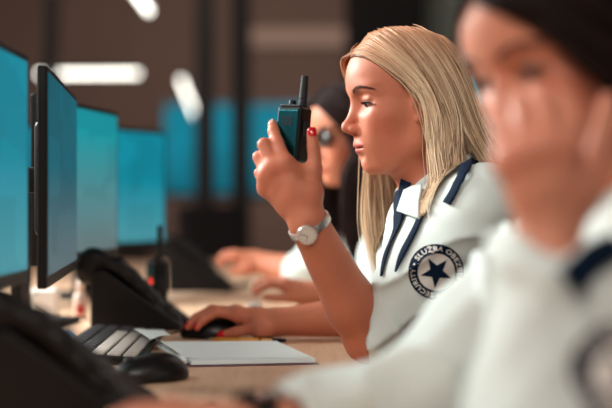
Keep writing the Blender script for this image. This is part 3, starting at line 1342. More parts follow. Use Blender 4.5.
HAIR_NEAR_FRONT = [
    [(.090, .006, .086), (.080, .034, .082), (.056, .060, .064), (.026, .075, .038), (.006, .084, .012), (.001, .088, -.02), (.001, .091, -.055), (.003, .094, -.09), (.008, .097, -.145), (.015, .098, -.190)],
    [(.062, .005, .118), (.058, .042, .104), (.038, .072, .076), (.008, .083, .042), (-.010, .088, .0), (-.014, .092, -.04), (-.012, .095, -.075), (-.009, .098, -.11), (-.003, .101, -.16), (.009, .102, -.195)],
    [(.034, .004, .127), (.030, .048, .109), (.012, .074, .075), (-.010, .084, .035), (-.025, .089, -.01), (-.030, .093, -.045), (-.028, .096, -.08), (-.023, .099, -.115), (-.014, .102, -.165), (.002, .103, -.200)],
    [(.006, .004, .128), (.000, .05, .108), (-.018, .073, .073), (-.036, .080, .032), (-.045, .086, -.01), (-.047, .091, -.045), (-.043, .095, -.08), (-.038, .099, -.115), (-.031, .102, -.16), (-.014, .104, -.195)]]
for _g in HAIR_NEAR_FRONT:
    for _k, _dy in ((7, .008), (8, .020), (9, .032)):
        _x, _y, _z = _g[_k]
        _g[_k] = (_x-.010*_dy/.048, _y+_dy, _z)
HAIR_NEAR_BACK = [
    [(.010, .004, .128), (.004, .05, .108), (-.014, .073, .073), (-.033, .079, .034), (-.047, .080, -.01), (-.058, .081, -.045), (-.072, .081, -.075), (-.087, .078, -.10), (-.104, .074, -.125), (-.120, .066, -.145)],
    [(-.014, .004, .126), (-.024, .049, .105), (-.041, .068, .068), (-.055, .073, .03), (-.066, .073, -.01), (-.077, .073, -.04), (-.090, .072, -.07), (-.103, .069, -.095), (-.118, .064, -.12), (-.132, .058, -.135)],
    [(-.040, .003, .117), (-.052, .044, .098), (-.064, .058, .062), (-.074, .060, .03), (-.084, .060, .0), (-.097, .058, -.03), (-.110, .056, -.055), (-.123, .053, -.078), (-.137, .05, -.10), (-.147, .045, -.12)],
    [(-.060, .0, .105), (-.075, .02, .085), (-.083, .026, .055), (-.088, .028, .025), (-.093, .028, -.005), (-.103, .028, -.035), (-.114, .028, -.06), (-.126, .028, -.085), (-.138, .026, -.105), (-.148, .022, -.125)]]
HAIR_FAR = [
    [(.091, -.006, .085), (.095, -.032, .080), (.080, -.056, .056), (.058, -.073, .026), (.044, -.082, -.02), (.043, -.086, -.07), (.049, -.088, -.12), (.054, -.088, -.18), (.046, -.086, -.24), (.035, -.08, -.29)],
    [(.050, -.004, .124), (.050, -.045, .106), (.040, -.073, .07), (.028, -.086, .02), (.020, -.092, -.03), (.018, -.096, -.08), (.016, -.098, -.13), (.014, -.098, -.19), (.01, -.095, -.25), (.005, -.085, -.30)],
    [(.0, -.004, .128), (-.01, -.05, .108), (-.025, -.074, .07), (-.035, -.084, .02), (-.042, -.088, -.03), (-.05, -.088, -.08), (-.055, -.088, -.12), (-.06, -.086, -.17), (-.065, -.085, -.2), (-.07, -.08, -.23)],
    [(-.055, -.003, .110), (-.066, -.04, .085), (-.078, -.05, .05), (-.085, -.054, .02), (-.09, -.054, -.01), (-.1, -.052, -.04), (-.11, -.05, -.07), (-.12, -.05, -.09), (-.13, -.045, -.11), (-.14, -.04, -.13)]]


def build_hair(root, B, groups, light, dark, rootc, m, capc, k=22, rad=.0010, layer=.007, collide=None, wild=.0022, cap_h=.0035, line0=-.010, slope0=1.02,
               part_y=0.0):
    """groups: list of (guides, count); one hair mesh plus the close cap of roots beneath it"""
    hc, R = B['head'], B['R']
    allp, shades = [], []
    for guides, n, *wl_ in groups:
        wl_ = wl_[0] if wl_ else 1.0
        G = np.array([catmull(g, k) for g in guides])      # (g, k, 3)
        u = RNG.random(n)*(len(G)-1)
        i = np.minimum(u.astype(int), len(G)-2)
        f = (u-i)[:, None, None]
        p = G[i]*(1-f)+G[i+1]*f
        t = np.linspace(0, 1, k)
        clump = np.sin(u*19+.5)+.7*np.sin(u*43+1)+.5*np.sin(u*97+2)
        lay = RNG.random(n)
        # outward from the head's vertical axis
        out = p-np.array([-.01, 0, 0.03])
        out[..., 2] *= np.where(p[..., 2] > .03, 1, 0)
        out /= np.linalg.norm(out, axis=2, keepdims=True)+1e-9
        p = p+out*(lay[:, None, None]*layer+clump[:, None, None]*.0009)*np.clip(t*3+.25, 0, 1)[None, :, None]
        j = RNG.normal(0, 1, (n, 1, 3))*wild*wl_*(.25+1.2*t)[None, :, None]
        j2 = RNG.normal(0, 1, (n, 1, 3))*wild*wl_*.7*np.sin(t*7+2)[None, :, None]*np.clip(t*2, 0, 1)[None, :, None]
        p = p+j+j2
        # soft taper of the ends
        cut = 1-RNG.random(n)**1.3*.30
        idx = np.clip(t[None, :]*cut[:, None], 0, 1)*(k-1)
        i0 = np.minimum(idx.astype(int), k-2)
        ff = (idx-i0)[..., None]
        a = np.take_along_axis(p, i0[..., None].repeat(3, 2), 1)
        b = np.take_along_axis(p, (i0+1)[..., None].repeat(3, 2), 1)
        p = a*(1-ff)+b*ff
        allp.append(p)
        w = np.clip(.55+.30*clump+RNG.normal(0, .20, n)+.35*(lay-.5), 0, 1)[:, None, None]
        c = np.array(light)*w+np.array(dark)*(1-w)
        r = (np.clip(1-t*2.6, 0, 1)[None, :, None]**.7)*np.clip(.75+.25*clump, .3, .95)[:, None, None]
        c = c*(1-r)+np.array(rootc)*r
        shades.append(np.broadcast_to(c, (n, k, 3)))
    p = np.concatenate(allp)
    sh = np.concatenate(shades)
    q = (hc+p.reshape(-1, 3) @ R.T)
    q = push_out(lambda x: B['f'](x), q, .0035, 2)
    if collide is not None:
        q = push_out(collide, q, .0075, 3)
    p = q.reshape(p.shape)
    o = strands('hair', p, rad, m, root)
    set_color(o, np.repeat(sh.reshape(-1, 3), 3, axis=0))
    # cap

    def cap(x):
        z = (x-hc) @ R
        d = head_field(z)-cap_h
        ay = np.abs(z[:, 1])
        line = z[:, 2]-(line0+slope0*z[:, 0]+.10*ay)+.0015*np.sin(z[:, 0]*900)*np.sin(ay*700)
        d = smax(d, -line, .004)
        d = smax(d, -(z[:, 2]+.055), .01)
        return smax(d, -(sph(z*np.array([1, 1, 1]), (.004, 0, -.01), .001)), .001)
    V, F = mesh_sdf(cap, hc-.15, hc+.16, .003)
    c = fast_mesh('hair_roots', V, F, m, root)
    set_color(c, np.tile(np.array(capc), (len(V), 1)))
    return o


def limb_chain(p, pts, rad, k=.02):
    d = None
    for i in range(len(pts)-1):
        e = cone(p, pts[i], pts[i+1], rad[i], rad[i+1])
        d = e if d is None else smin(d, e, k)
    return d


def make_trousers(root, pel, knees, ankles, m, m_shoe):
    def f(p):
        d = None
        for s, (kn, an) in enumerate(zip(knees, ankles)):
            hip = pel+np.array([0, (-.085, .085)[s], 0])
            e = limb_chain(p, [hip, kn, an], [.095, .070, .052], .02)
            d = e if d is None else smin(d, e, .03)
        d = smin(d, cone(p, pel+[0, -.07, .02], pel+[0, .07, .02], .112, .112), .04)
        d = smin(d, cone(p, pel+[0, -.05, .05], pel+[-.01, -.05, .14], .115, .112), .03)
        d = smin(d, cone(p, pel+[0, .05, .05], pel+[-.01, .05, .14], .115, .112), .03)
        return smax(d, p[:, 2]-(pel[2]+.15), .01)
    pts = np.vstack([knees, ankles, [pel]])
    sdf_obj('trousers', f, pts.min(0)-.22, pts.max(0)+.26, .011, m, root)
    for an in ankles:
        def g(p):
            d = smin(cone(p, an+[.02, 0, -.045], an+[-.13, 0, -.052], .038, .030), cone(p, an, an+[0, 0, -.04], .042, .040), .03)
            return smax(d, .002-p[:, 2], .006)
        sdf_obj('shoe', g, an-[.22, .08, .10], an+[.10, .08, .08], .008, m_shoe, root)


def make_person(name, label, B, h, box_):
    root = empty(name, (0, 0, 0))
    tag(root, label, 'person', 'operators seated in a row at the desk')
    B['f'] = body_field(B)
    V, F = mesh_sdf(B['f'], box_[0], box_[1], h)
    o = fast_mesh('body', V, F, M_skin, root)
    paint_skin(o, B, V)
    return root
# ------------------------------------------------------------------ blonde woman (in focus)
A1 = {}
A1['head'] = np.array([.1635, 1.905, 1.1515])
A1['R'] = frame(math.radians(13), math.radians(3), 0)
A1['neck'] = np.array([.216, 1.912, 1.020])
A1['gaze'] = (.86, -.05, -.40)
sl, sr = np.array([.262, 1.765, .985]), np.array([.250, 2.06, .975])
A1['torso'] = [(np.array([.262, 1.80, .985]), np.array([.250, 2.03, .975]), .050, .050),
               (np.array([.262, 1.86, .95]), np.array([.255, 1.97, .94]), .080, .080),
               (np.array([.226, 1.87, .95]), np.array([.224, 1.95, .95]), .070, .070),
               (np.array([.215, 1.85, .885]), np.array([.215, 1.96, .88]), .080, .080),
               (np.array([.27, 1.87, .88]), np.array([.41, 1.87, .60]), .085, .10),
               (np.array([.27, 1.95, .88]), np.array([.41, 1.95, .60]), .085, .10)]
el, wl = np.array([.094, 1.800, .798]), P(309, 224, 1.725)
er, wr = np.array([.165, 2.135, .805]), P(280, 322, 2.11)
A1['arms'] = [(sl, el, wl), (sr, er, wr)]
A1['flat'] = [np.array([.85, 0.25, .45]), np.array([0.0, 1.0, 0.2])]
JL = {'wrist': wl, 's': 1.0, 'fingers': [
    [P(311, 193, 1.722), P(315, 168, 1.725), P(313.5, 147, 1.727), P(311.5, 132, 1.727)],
    [P(285, 163, 1.712), P(277.5, 143, 1.728), P(273.5, 131, 1.742), P(272.5, 124, 1.752)],
    [P(273.5, 167, 1.716), P(264, 144.5, 1.726), P(272, 146, 1.752), P(280, 152, 1.766)],
    [P(267.5, 176, 1.724), P(259, 157, 1.738), P(268, 158, 1.763), P(277, 162, 1.775)],
    [P(266, 188, 1.733), P(259.5, 173, 1.748), P(267, 172, 1.769), P(275, 174, 1.778)]]}
JR = {'wrist': wr, 's': 1.0, 'fingers': [
    [P(262, 330, 2.085), P(252, 329, 2.090), P(236, 332, 2.098), P(222, 335, 2.104)],
    [P(238, 315, 2.105), P(217, 312, 2.11), P(203, 320, 2.108), P(197, 327, 2.105)],
    [P(236, 313, 2.128), P(212, 310, 2.132), P(196, 318, 2.130), P(188, 326.5, 2.128)],
    [P(238, 315, 2.150), P(217, 311, 2.160), P(204, 318, 2.164), P(197, 324, 2.168)],
    [P(242, 319, 2.172), P(226, 315, 2.190), P(216, 320, 2.195), P(210, 324, 2.2)]]}
JL['web'] = (P(288, 167, 1.716), P(311, 171, 1.722), .0085)
A1['hands'] = [JL, JR]
pw = make_person('person', 'woman with straight blonde hair raising a handheld radio, in focus', A1, .0023,
                 ((-.24, 1.60, .52), (.56, 2.28, 1.30)))
face_parts(pw, A1)
fl = JL['fingers']
fingernail(pw, fl[0][2], fl[0][3], (.30, -1, .0), M_nailred, .0080, .0110)
fingernail(pw, fl[1][2], fl[1][3], (-.75, -.5, .55), M_nailpale, .0070, .0095)
fr = JR['fingers']
fingernail(pw, fr[0][2], fr[0][3], (-.2, -.9, .55), M_nailred, .0084, .0125)
for k in (1, 2, 3, 4):
    fingernail(pw, fr[k][2], fr[k][3], (-.75, -.35, .55), M_nailred, .0070, .0115)


M_hair = mat('hair_fibre', rgb(200, 170, 130), 0.38, spec=0.5, attr='tint')
M_shirt = mat('white_shirt_cloth', rgb(206, 212, 207), 0.9, spec=0.2, bump=0.25, bscale=1100)
M_trouser = mat('dark_trouser_cloth', rgb(24, 26, 36), 0.85)
M_shoe = mat('black_shoe', rgb(15, 14, 15), 0.4)


def shirt_field(B, sleeves, bulk=.012, seed=0.0, amp=.0022, hole=.056):
    """sleeves: per arm (points, radii, (plane point, plane normal)); cloth only where (p - point) . normal > 0"""
    hc, R, nb = B['head'], B['R'], B['neck']
    n1 = hc+R @ np.array([-.022, 0, -.035])
    ax = (n1-nb)/np.linalg.norm(n1-nb)
    lowz = B['pel'][2]+.10

    def f(p):
        d = None
        for a, b, ra, rb in B['torso']:
            e = cone(p, a, b, ra+bulk, rb+bulk)
            d = e if d is None else smin(d, e, .06)
        nk = smax(cone(p, nb-ax*.03, nb+ax*.03, .078, .060), (p-nb) @ ax-.016, .006)
        d = smin(d, nk, .03)
        for pts, rad, (c, n) in sleeves:
            e = limb_chain(p, pts, rad, .025)
            e = smax(e, -((p-c) @ n), .003)
            d = smin(d, e, .035)
        d = d-cloth_noise(p, amp, seed)
        d = smax(d, -cone(p, nb-ax*.03, nb+ax*.14, hole, hole), .004)
        return smax(d, lowz-p[:, 2], .005)
    return f


def ring_collar(root, B, m, ra=.062, h=.034, gap=38, spread=.012, tilt=0.0, name='collar', drop=.030, inner=False):
    """folded shirt collar round the neck, open at the throat"""
    hc, R, nb = B['head'], B['R'], B['neck']
    n1 = hc+R @ np.array([-.022, 0, -.035])
    ax = (n1-nb)/np.linalg.norm(n1-nb)
    fwd = R[:, 0]-ax*np.dot(R[:, 0], ax)
    fwd /= np.linalg.norm(fwd)
    lat = np.cross(ax, fwd)
    V, F = [], []
    n = 48
    prof = [(0.0, -.008), (.001, .5), (.004, .95), (.0085, 1.0), (.012, .85), (.018, .35), (.024, -.15)]
    if inner:
        prof = [(0.0, -.008), (.0005, .3), (.001, .6), (.0015, .85)]
    for i in range(n+1):
        a = math.radians(gap)+(2*PI-2*math.radians(gap))*i/n
        ft = abs(math.cos(a/2))**6 if True else 0
        edge = min(i, n-i)/n
        tip = math.exp(-edge*22)
        c, s = math.cos(a), math.sin(a)
        dirv = fwd*c+lat*s
        for j, (o, t) in enumerate(prof):
            hh = h*(1-.25*tip)
            z = t*hh if t > 0 else t*drop/.15 if o > .02 else t
            z = z+.0
            if j >= 5 and not inner:
                z -= drop*tip*(j-4)*.45
            rr = ra+o+(.004*tip)-.010*math.cos(a)*0
            V.append(nb+dirv*rr+ax*(z+.012-.02*max(0, c)))
    L = len(prof)
    for i in range(n):
        for j in range(L-1):
            k = i*L+j
            F.append((k, k+1, k+L+1, k+L))
    o = link_mesh(name, V, F, m, root)
    md = o.modifiers.new('thick', 'SOLIDIFY')
    md.thickness = .0018
    md.offset = 0
    md = o.modifiers.new('sub', 'SUBSURF')
    md.levels = md.render_levels = 1
    return o


def hit(f, px, py, off=.003):
    o = np.array([0, 0, EYE])
    v = P(px, py, 1.0)-o
    v /= np.linalg.norm(v)
    t = .7
    for _ in range(90):
        d = f((o+v*t)[None])[0]-off
        t += d*.7
        if d < .0004 or t > 4:
            break
    return o+v*t


def ribbon(root, name, f, pts, w, m, across, off=.0025, n=40, follow=True, taper=False):
    """cloth band following the surface f"""
    C = catmull(pts, n)
    C = push_out(f, C, off, 4, only_inside=not follow)
    T = np.gradient(C, axis=0)
    T /= np.linalg.norm(T, axis=1)[:, None]
    g = grad(f, C)
    A = np.cross(T, g)
    A /= np.linalg.norm(A, axis=1)[:, None]
    V = []
    for i in range(n):
        for s in (-1, -.33, .33, 1):
            u = max(0, (i/(n-1)-.62)/.38) if taper else 0
            V.append(C[i]+A[i]*s*w/2*(1-.8*u**1.5))
    V = push_out(f, np.array(V), off, 3, only_inside=True)
    F = [(i*4+j, i*4+j+1, i*4+j+5, i*4+j+4) for i in range(n-1) for j in range(3)]
    o = link_mesh(name, V, F, m, root)
    md = o.modifiers.new('thick', 'SOLIDIFY')
    md.thickness = .0015
    md.offset = 1
    return o


def patch(root, name, f, quad, m, off=.005, n=10, thick=.002):
    q = [np.array(hit(f, x, y, off)) for x, y in quad]
    V, F = [], []
    for i in range(n+1):
        for j in range(n+1):
            u, v = i/n, j/n
            V.append((q[0]*(1-u)+q[1]*u)*(1-v)+(q[3]*(1-u)+q[2]*u)*v)
    V = push_out(f, np.array(V), off, 2)
    for i in range(n):
        for j in range(n):
            k = i*(n+1)+j
            F.append((k, k+n+1, k+n+2, k+1))
    o = link_mesh(name, V, F, m, root)
    md = o.modifiers.new('thick', 'SOLIDIFY')
    md.thickness = thick
    md.offset = 0
    return o


# blonde woman's shirt, lanyard, trousers
A1['pel'] = np.array([.43, 1.91, .585])
hem = np.array([.089, 1.80, .80])
A1['sleeves'] = [([sl, sl+(el-sl)*.5+[.004, -.004, 0], el+[.012, -.006, .004]], [.064, .062, .056], (hem, np.array([.97, 0, .05]))),
                 ([sr, sr+(er-sr)*.5, er+[-.01, 0, 0]], [.064, .060, .054], (er+[-.045, 0, 0], np.array([.95, 0, .2])))]
f1 = shirt_field(A1, A1['sleeves'], .013, 0.4, amp=.0070)
V, F = mesh_sdf(f1, (.02, 1.62, .66), (.60, 2.26, 1.12), .0034)
shirt = fast_mesh('shirt', V, F, M_shirt, pw)
ring_collar(shirt, A1, M_shirt, ra=.062)
ring_collar(shirt, A1, M_navy, ra=.0575, h=.030, gap=20, name='dark_neckband', inner=True)
fb = lambda p: np.minimum(A1['f'](p), f1(p))
patch(shirt, 'dark_collar_lining', fb, [(401, 179), (411, 183), (405, 199), (398, 194)], M_navy, .004)
patch(shirt, 'collar_wing', fb, [(404, 190), (422, 184), (419, 219), (397, 211)], M_shirt, .0085, thick=.0025)
far_b = [P(447, 166, 1.96), P(422, 170, 1.96), P(404, 180, 1.92), P(401, 200, 1.90), hit(f1, 399, 216), hit(f1, 391, 242), hit(f1, 382, 276)]
upper_b = [P(473, 150, 1.89), hit(f1, 466, 167), hit(f1, 457, 186), hit(f1, 447, 204)]
near_b = [hit(f1, 422, 214), hit(f1, 409, 242), hit(f1, 396, 272)]
ribbon(pw, 'lanyard_band', f1, far_b, .025, M_navy, None, .004, taper=True)
ribbon(pw, 'lanyard_band', f1, near_b, .014, M_navy, None, .004, taper=True)
ribbon(pw, 'lanyard_band', f1, upper_b, .017, M_navy, None, .004)
make_trousers(pw, A1['pel'], [np.array([.03, 1.82, .57]), np.array([.03, 2.01, .57])], [np.array([.08, 1.80, .10]), np.array([.08, 2.03, .10])], M_trouser, M_shoe)
build_hair(pw, A1, [(HAIR_NEAR_FRONT, 1700), (HAIR_NEAR_BACK, 1300), (HAIR_FAR, 1500), (HAIR_NEAR_FRONT, 50, 3.2), (HAIR_FAR, 50, 3.5), (HAIR_NEAR_BACK, 40, 3.2)], rgb(255, 226, 190)[:3], rgb(142, 94, 60)[:3],
           rgb(176, 94, 40)[:3], M_hair, rgb(112, 74, 48)[:3], collide=f1)


# ------------------------------------------------------------------ round sleeve badge


def badge(parent, f, centre, updir, radius, words=True):
    c = np.array(centre, float)[None]
    for _ in range(8):
        d = f(c)
        c = c-grad(f, c)*d[:, None]*.9
    n = grad(f, c)[0]
    c = c[0]
    up = np.array(updir, float)
    up = up-n*np.dot(up, n)
    up /= np.linalg.norm(up)
    rt = np.cross(up, n)

    def settle(P2, off):
        P2 = np.asarray(P2, float)
        q = c+P2[:, :1]*rt+P2[:, 1:2]*up+n*.02
        for _ in range(14):
            q = q-n*((f(q)-off)*.8)[:, None]
        return q

    def ringmesh(name, r0, r1, off, m, seg=64, rings=4):
        P2, F = [], []
        for i in range(rings+1):
            r = r0+(r1-r0)*i/rings
            for k in range(seg):
                a = 2*PI*k/seg
                P2.append((r*math.cos(a), r*math.sin(a)))
        for i in range(rings):
            for k in range(seg):
                F.append((i*seg+k, (i+1)*seg+k, (i+1)*seg+(k+1) % seg, i*seg+(k+1) % seg))
        return link_mesh(name, settle(P2, off), F, m, parent_)
    parent_ = empty('sleeve_badge', (0, 0, 0))
    parent_.parent = parent
    ringmesh('badge_ground', .0005, radius*1.0, .0010, M_badgewhite, rings=10)
    ringmesh('badge_ring', radius*.655, radius*.985, .0016, M_navy)
    # star
    P2, F = [], []
    N = 6
    for k in range(5):
        a0 = PI/2+2*PI*k/5
        for s in (-1, 1):
            tip = np.array((math.cos(a0), math.sin(a0)))*radius*.57
            inn = np.array((math.cos(a0+s*PI/5), math.sin(a0+s*PI/5)))*radius*.235
            b = len(P2)
            for i in range(N+1):
                for j in range(N+1-i):
                    P2.append(tip*i/N+inn*j/N)
            idx = {}
            q = b
            for i in range(N+1):
                for j in range(N+1-i):
                    idx[(i, j)] = q
                    q += 1
            for i in range(N):
                for j in range(N-i):
                    F.append((idx[(i, j)], idx[(i+1, j)], idx[(i, j+1)]))
                    if i+j < N-1:
                        F.append((idx[(i+1, j)], idx[(i+1, j+1)], idx[(i, j+1)]))
    link_mesh('badge_star', settle(P2, .0018), F, M_navy, parent_)
    if not words:
        return parent_

    def arc_text(word, a_mid, span, name):
        cu = bpy.data.curves.new('lettering', 'FONT')
        cu.body = word
        cu.align_x = 'LEFT'
        cu.size = 1.0
        cu.space_character = 1.12
        cu.offset = .018
        cu.resolution_u = 3
        to = bpy.data.objects.new('lettering', cu)
        COL.objects.link(to)
        bpy.context.view_layer.update()
        me = bpy.data.meshes.new_from_object(to.evaluated_get(bpy.context.evaluated_depsgraph_get()))
        co = np.array([v.co[:] for v in me.vertices])
        bm = bmesh.new()
        bm.from_mesh(me)
        bpy.data.objects.remove(to)
        x0, x1 = co[:, 0].min(), co[:, 0].max()
        hgt = .70
        rr = radius*.745
        L = []
        bm.verts.ensure_lookup_table()
        for v in bm.verts:
            a = a_mid+span/2-(v.co.x-x0)/(x1-x0)*span
            r = rr+(v.co.y/hgt)*radius*.165
            L.append((r*math.cos(a), r*math.sin(a)))
        q = settle(L, .0021)
        for v, p in zip(bm.verts, q):
            v.co = p
        m2 = bpy.data.meshes.new(name)
        bm.to_mesh(m2)
        bm.free()
        o = bpy.data.objects.new(name, m2)
        COL.objects.link(o)
        m2.materials.append(M_badgewhite)
        o.parent = parent_
        return o
    arc_text('SLU\u017dBA OBEZBE\u0110ENJA', math.radians(78), math.radians(222), 'badge_lettering')
    arc_text('\u2022 SECURITY \u2022', math.radians(78+180), math.radians(118), 'badge_lettering')
    return parent_


M_badgewhite = mat('badge_cream', rgb(222, 214, 206), 0.8)
badge(shirt, f1, P(437, 273, 1.70), (.165, -.01, .19), .0405)

# ------------------------------------------------------------------ wrist watches


def wristwatch(label, W, axis, A, ra, rb, dial_ang, dial_r, m_band, m_case, m_dial, band_w=.011, square=False):
    """W centre of the wrist, axis along the forearm; section radii ra along A and rb along axis x A"""
    W = np.array(W, float)
    ax = np.array(axis, float)
    ax /= np.linalg.norm(ax)
    A = np.array(A, float)
    A = A-ax*np.dot(A, ax)
    A /= np.linalg.norm(A)
    Bv = np.cross(ax, A)
    t = empty('wristwatch', tuple(W))
    tag(t, label, 'watch', 'wristwatches worn by the operators')

    def at(a, o=0.0):
        return A*math.cos(a)*(ra+o)+Bv*math.sin(a)*(rb+o)
    V, F = [], []
    n = 44
    for i in range(n):
        a0, a1 = 2*PI*(i+.04)/n, 2*PI*(i+.96)/n
        for a in (a0, a1):
            for o in (.0002, .0024):
                for z in (-band_w/2, -band_w/6, band_w/6, band_w/2):
                    oo = o+(.0005 if abs(z) < band_w/4 and o > .001 else 0)
                    V.append(at(a, oo)+ax*z)
        b = i*16
        g = lambda ai, oi, zi: b+ai*8+oi*4+zi
        for z in range(3):
            F += [(g(0, 1, z), g(0, 1, z+1), g(1, 1, z+1), g(1, 1, z)), (g(0, 0, z), g(1, 0, z), g(1, 0, z+1), g(0, 0, z+1))]
        for ai in (0, 1):
            for z in range(3):
                F.append((g(ai, 0, z), g(ai, 0, z+1), g(ai, 1, z+1), g(ai, 1, z)))
        for z in (0, 3):
            F.append((g(0, 0, z), g(0, 1, z), g(1, 1, z), g(1, 0, z)))
    link_mesh('band', V, F, m_band, t, smooth=False)
    c = at(dial_ang, .003)
    nrm = A*math.cos(dial_ang)/ra+Bv*math.sin(dial_ang)/rb
    nrm /= np.linalg.norm(nrm)
    bm = bmesh.new()
    if square:
        M = Matrix.Identity(3)
        s = np.cross(ax, nrm)
        M = Matrix([[s[i], ax[i], nrm[i]] for i in range(3)])
        r = bmesh.ops.create_cube(bm, size=1)
        bmesh.ops.transform(bm, matrix=Matrix.Translation(c) @ M.to_4x4() @ Matrix.Diagonal((dial_r*2.2, dial_r*1.8, .009, 1)), verts=bm.verts)
        obj_bm('case', bm, m_case, t, bevel=.002, seg=3)
    else:
        cyl(bm, c-nrm*.003, c+nrm*.0038, dial_r, dial_r*.95, 40)
        obj_bm('case', bm, m_case, t, bevel=.0008)
    bm = bmesh.new()
    top = .0052 if square else .0042
    if square:
        r = bmesh.ops.create_cube(bm, size=1)
        bmesh.ops.transform(bm, matrix=Matrix.Translation(c+nrm*(top-.0006)) @ M.to_4x4() @ Matrix.Diagonal((dial_r*1.8, dial_r*1.4, .0012, 1)), verts=bm.verts)
    else:
        cyl(bm, c+nrm*.003, c+nrm*top, dial_r*.80, dial_r*.80, 40)
    obj_bm('dial', bm, m_dial, t)
    if not square:
        for a, L in ((.6, .55), (2.3, .7)):
            s = np.cross(ax, nrm)
            d = math.cos(a)*ax+math.sin(a)*s
            bm = bmesh.new()
            cyl(bm, c+nrm*(top+.0003), c+nrm*(top+.0003)+d*dial_r*L, .00035, seg=6)
            obj_bm('watch_hand', bm, M_dark, t)
        for k in range(12):
            a = k*PI/6
            s = np.cross(ax, nrm)
            d = math.cos(a)*ax+math.sin(a)*s
            bm = bmesh.new()
            cyl(bm, c+nrm*(top+.0001)+d*dial_r*.62, c+nrm*(top+.0001)+d*dial_r*.74, .0003, seg=6)
            obj_bm('hour_mark', bm, M_dark, t)
        s = np.cross(ax, nrm)
        bm = bmesh.new()
        cyl(bm, c+ax*0+s*dial_r*.95, c+s*(dial_r+.0025), .0016, seg=12)
        obj_bm('crown', bm, m_case, t)
    return t


fa = (el-wl)/np.linalg.norm(el-wl)
Aw = A1['flat'][0]/np.linalg.norm(A1['flat'][0])
wc = wl+(el-wl)*.012
M_silverband = mat('silver_links', rgb(206, 198, 192), 0.34, metal=0.85)
M_dial = mat('pale_dial', rgb(226, 216, 204), 0.3, coat=0.6)
# the side of the wrist that looks at the camera
Ao = Aw-fa*np.dot(Aw, fa)
Ao /= np.linalg.norm(Ao)
Bo = np.cross(fa, Ao)
sgn = 1 if Bo[1] < 0 else -1
wristwatch('silver link wristwatch with pale round dial on the raised forearm', wc, fa, Aw, .0300, .0246, sgn*2.05, .0152,
           M_silverband, M_silverband, M_dial)

M_darkhair = mat('dark_hair_fibre', rgb(30, 20, 18), 0.65, spec=0.15, attr='tint')
HAIR_TIED = [
    [(.089, .006, .078), (.083, .036, .060), (.066, .062, .026), (.045, .078, -.016), (.012, .089, -.034), (-.034, .086, -.018), (-.062, .074, .0), (-.088, .05, -.01), (-.105, .02, -.02), (-.125, .005, -.06)],
    [(.062, .005, .118), (.055, .042, .104), (.034, .068, .078), (.006, .080, .050), (-.020, .084, .03), (-.046, .082, .016), (-.07, .070, .006), (-.090, .046, -.005), (-.107, .02, -.015), (-.128, .005, -.055)],
    [(.030, .004, .127), (.022, .045, .112), (.004, .068, .085), (-.018, .078, .058), (-.038, .080, .038), (-.058, .074, .022), (-.076, .06, .01), (-.092, .04, .0), (-.108, .018, -.01), (-.130, .005, -.05)],
    [(-.01, .004, .126), (-.022, .04, .112), (-.038, .06, .085), (-.052, .068, .06), (-.062, .066, .04), (-.074, .058, .024), (-.086, .046, .012), (-.096, .03, .002), (-.11, .015, -.008), (-.132, .003, -.045)]]


def mirror(gs):
    return [[(x, -y, z) for x, y, z in g] for g in gs]


# ------------------------------------------------------------------ near woman, far out of focus
N1 = {}

N1['skin'] = np.array(rgb(200, 132, 106)[:3])
vr = math.radians(9)
N1['R'] = np.array([[math.cos(vr), 0, -math.sin(vr)], [0, 1, 0], [math.sin(vr), 0, math.cos(vr)]]) @ frame(math.radians(28), math.radians(10), 0)
N1['head'] = P(526, 69, 1.065)-N1['R'] @ np.array([.0815, .0315, .0105])
N1['neck'] = np.array([.318, 1.150, 1.010])
N1['pel'] = np.array([.50, 1.18, .585])
nsl, nel, nwl = np.array([.315, 1.055, .965]), np.array([.168, .905, .797]), P(549, 230, 1.0)
nsr, ner, nwr = np.array([.262, 1.33, .930]), np.array([.112, 1.215, .803]), np.array([-.052, 1.10, .793])
N1['torso'] = [(np.array([.325, 1.08, .965]), np.array([.285, 1.29, .945]), .048, .050),
               (np.array([.34, 1.14, .93]), np.array([.31, 1.24, .92]), .080, .080),
               (np.array([.33, 1.13, .85]), np.array([.31, 1.23, .85]), .078, .078),
               (np.array([.35, 1.14, .85]), np.array([.48, 1.14, .60]), .085, .10),
               (np.array([.33, 1.22, .85]), np.array([.48, 1.22, .60]), .085, .10)]
N1['arms'] = [(nsl, nel, nwl), (nsr, ner, nwr)]
N1['flat'] = [np.array([.95, -.2, 0]), np.array([.2, .9, .2])]
NL = {'wrist': nwl, 's': 1.05, 'fingers': [
    [P(578, 196, 1.0), P(593, 165, .995), P(603, 132, 1.005), P(608, 100, 1.02)],
    [P(566, 150, .985), P(572, 122, .995), P(566, 105, 1.012), P(560, 97, 1.028)],
    [P(546, 147, .985), P(547, 116, .995), P(541, 99, 1.012), P(536, 92, 1.028)],
    [P(526, 152, .988), P(523, 122, .997), P(519, 106, 1.012), P(516, 98, 1.028)],
    [P(508, 162, .992), P(502, 138, 1.0), P(500, 124, 1.012), P(500, 116, 1.026)]]}
NR = {'wrist': nwr, 's': 1.0, 'fingers': [
    [P(222, 440, 1.07), P(200, 436, 1.045), P(180, 437, 1.035), P(166, 440, 1.035)],
    [P(172, 418, 1.055), P(140, 420, 1.045), P(120, 430, 1.04), P(108, 438, 1.04)],
    [P(168, 413, 1.08), P(134, 412, 1.075), P(112, 421, 1.07), P(100, 430, 1.07)],
    [P(172, 412, 1.105), P(142, 410, 1.105), P(122, 418, 1.105), P(110, 425, 1.105)],
    [P(182, 412, 1.13), P(158, 410, 1.135), P(144, 415, 1.135), P(134, 421, 1.135)]]}
N1['hands'] = [NL, NR]
N1['arm_scale'] = (.72, .70)
pn = make_person('person', 'large blurred woman in white uniform shirt at the right edge, hand on her cheek', N1, .0036,
                 ((-.24, .82, .52), (.66, 1.46, 1.30)))
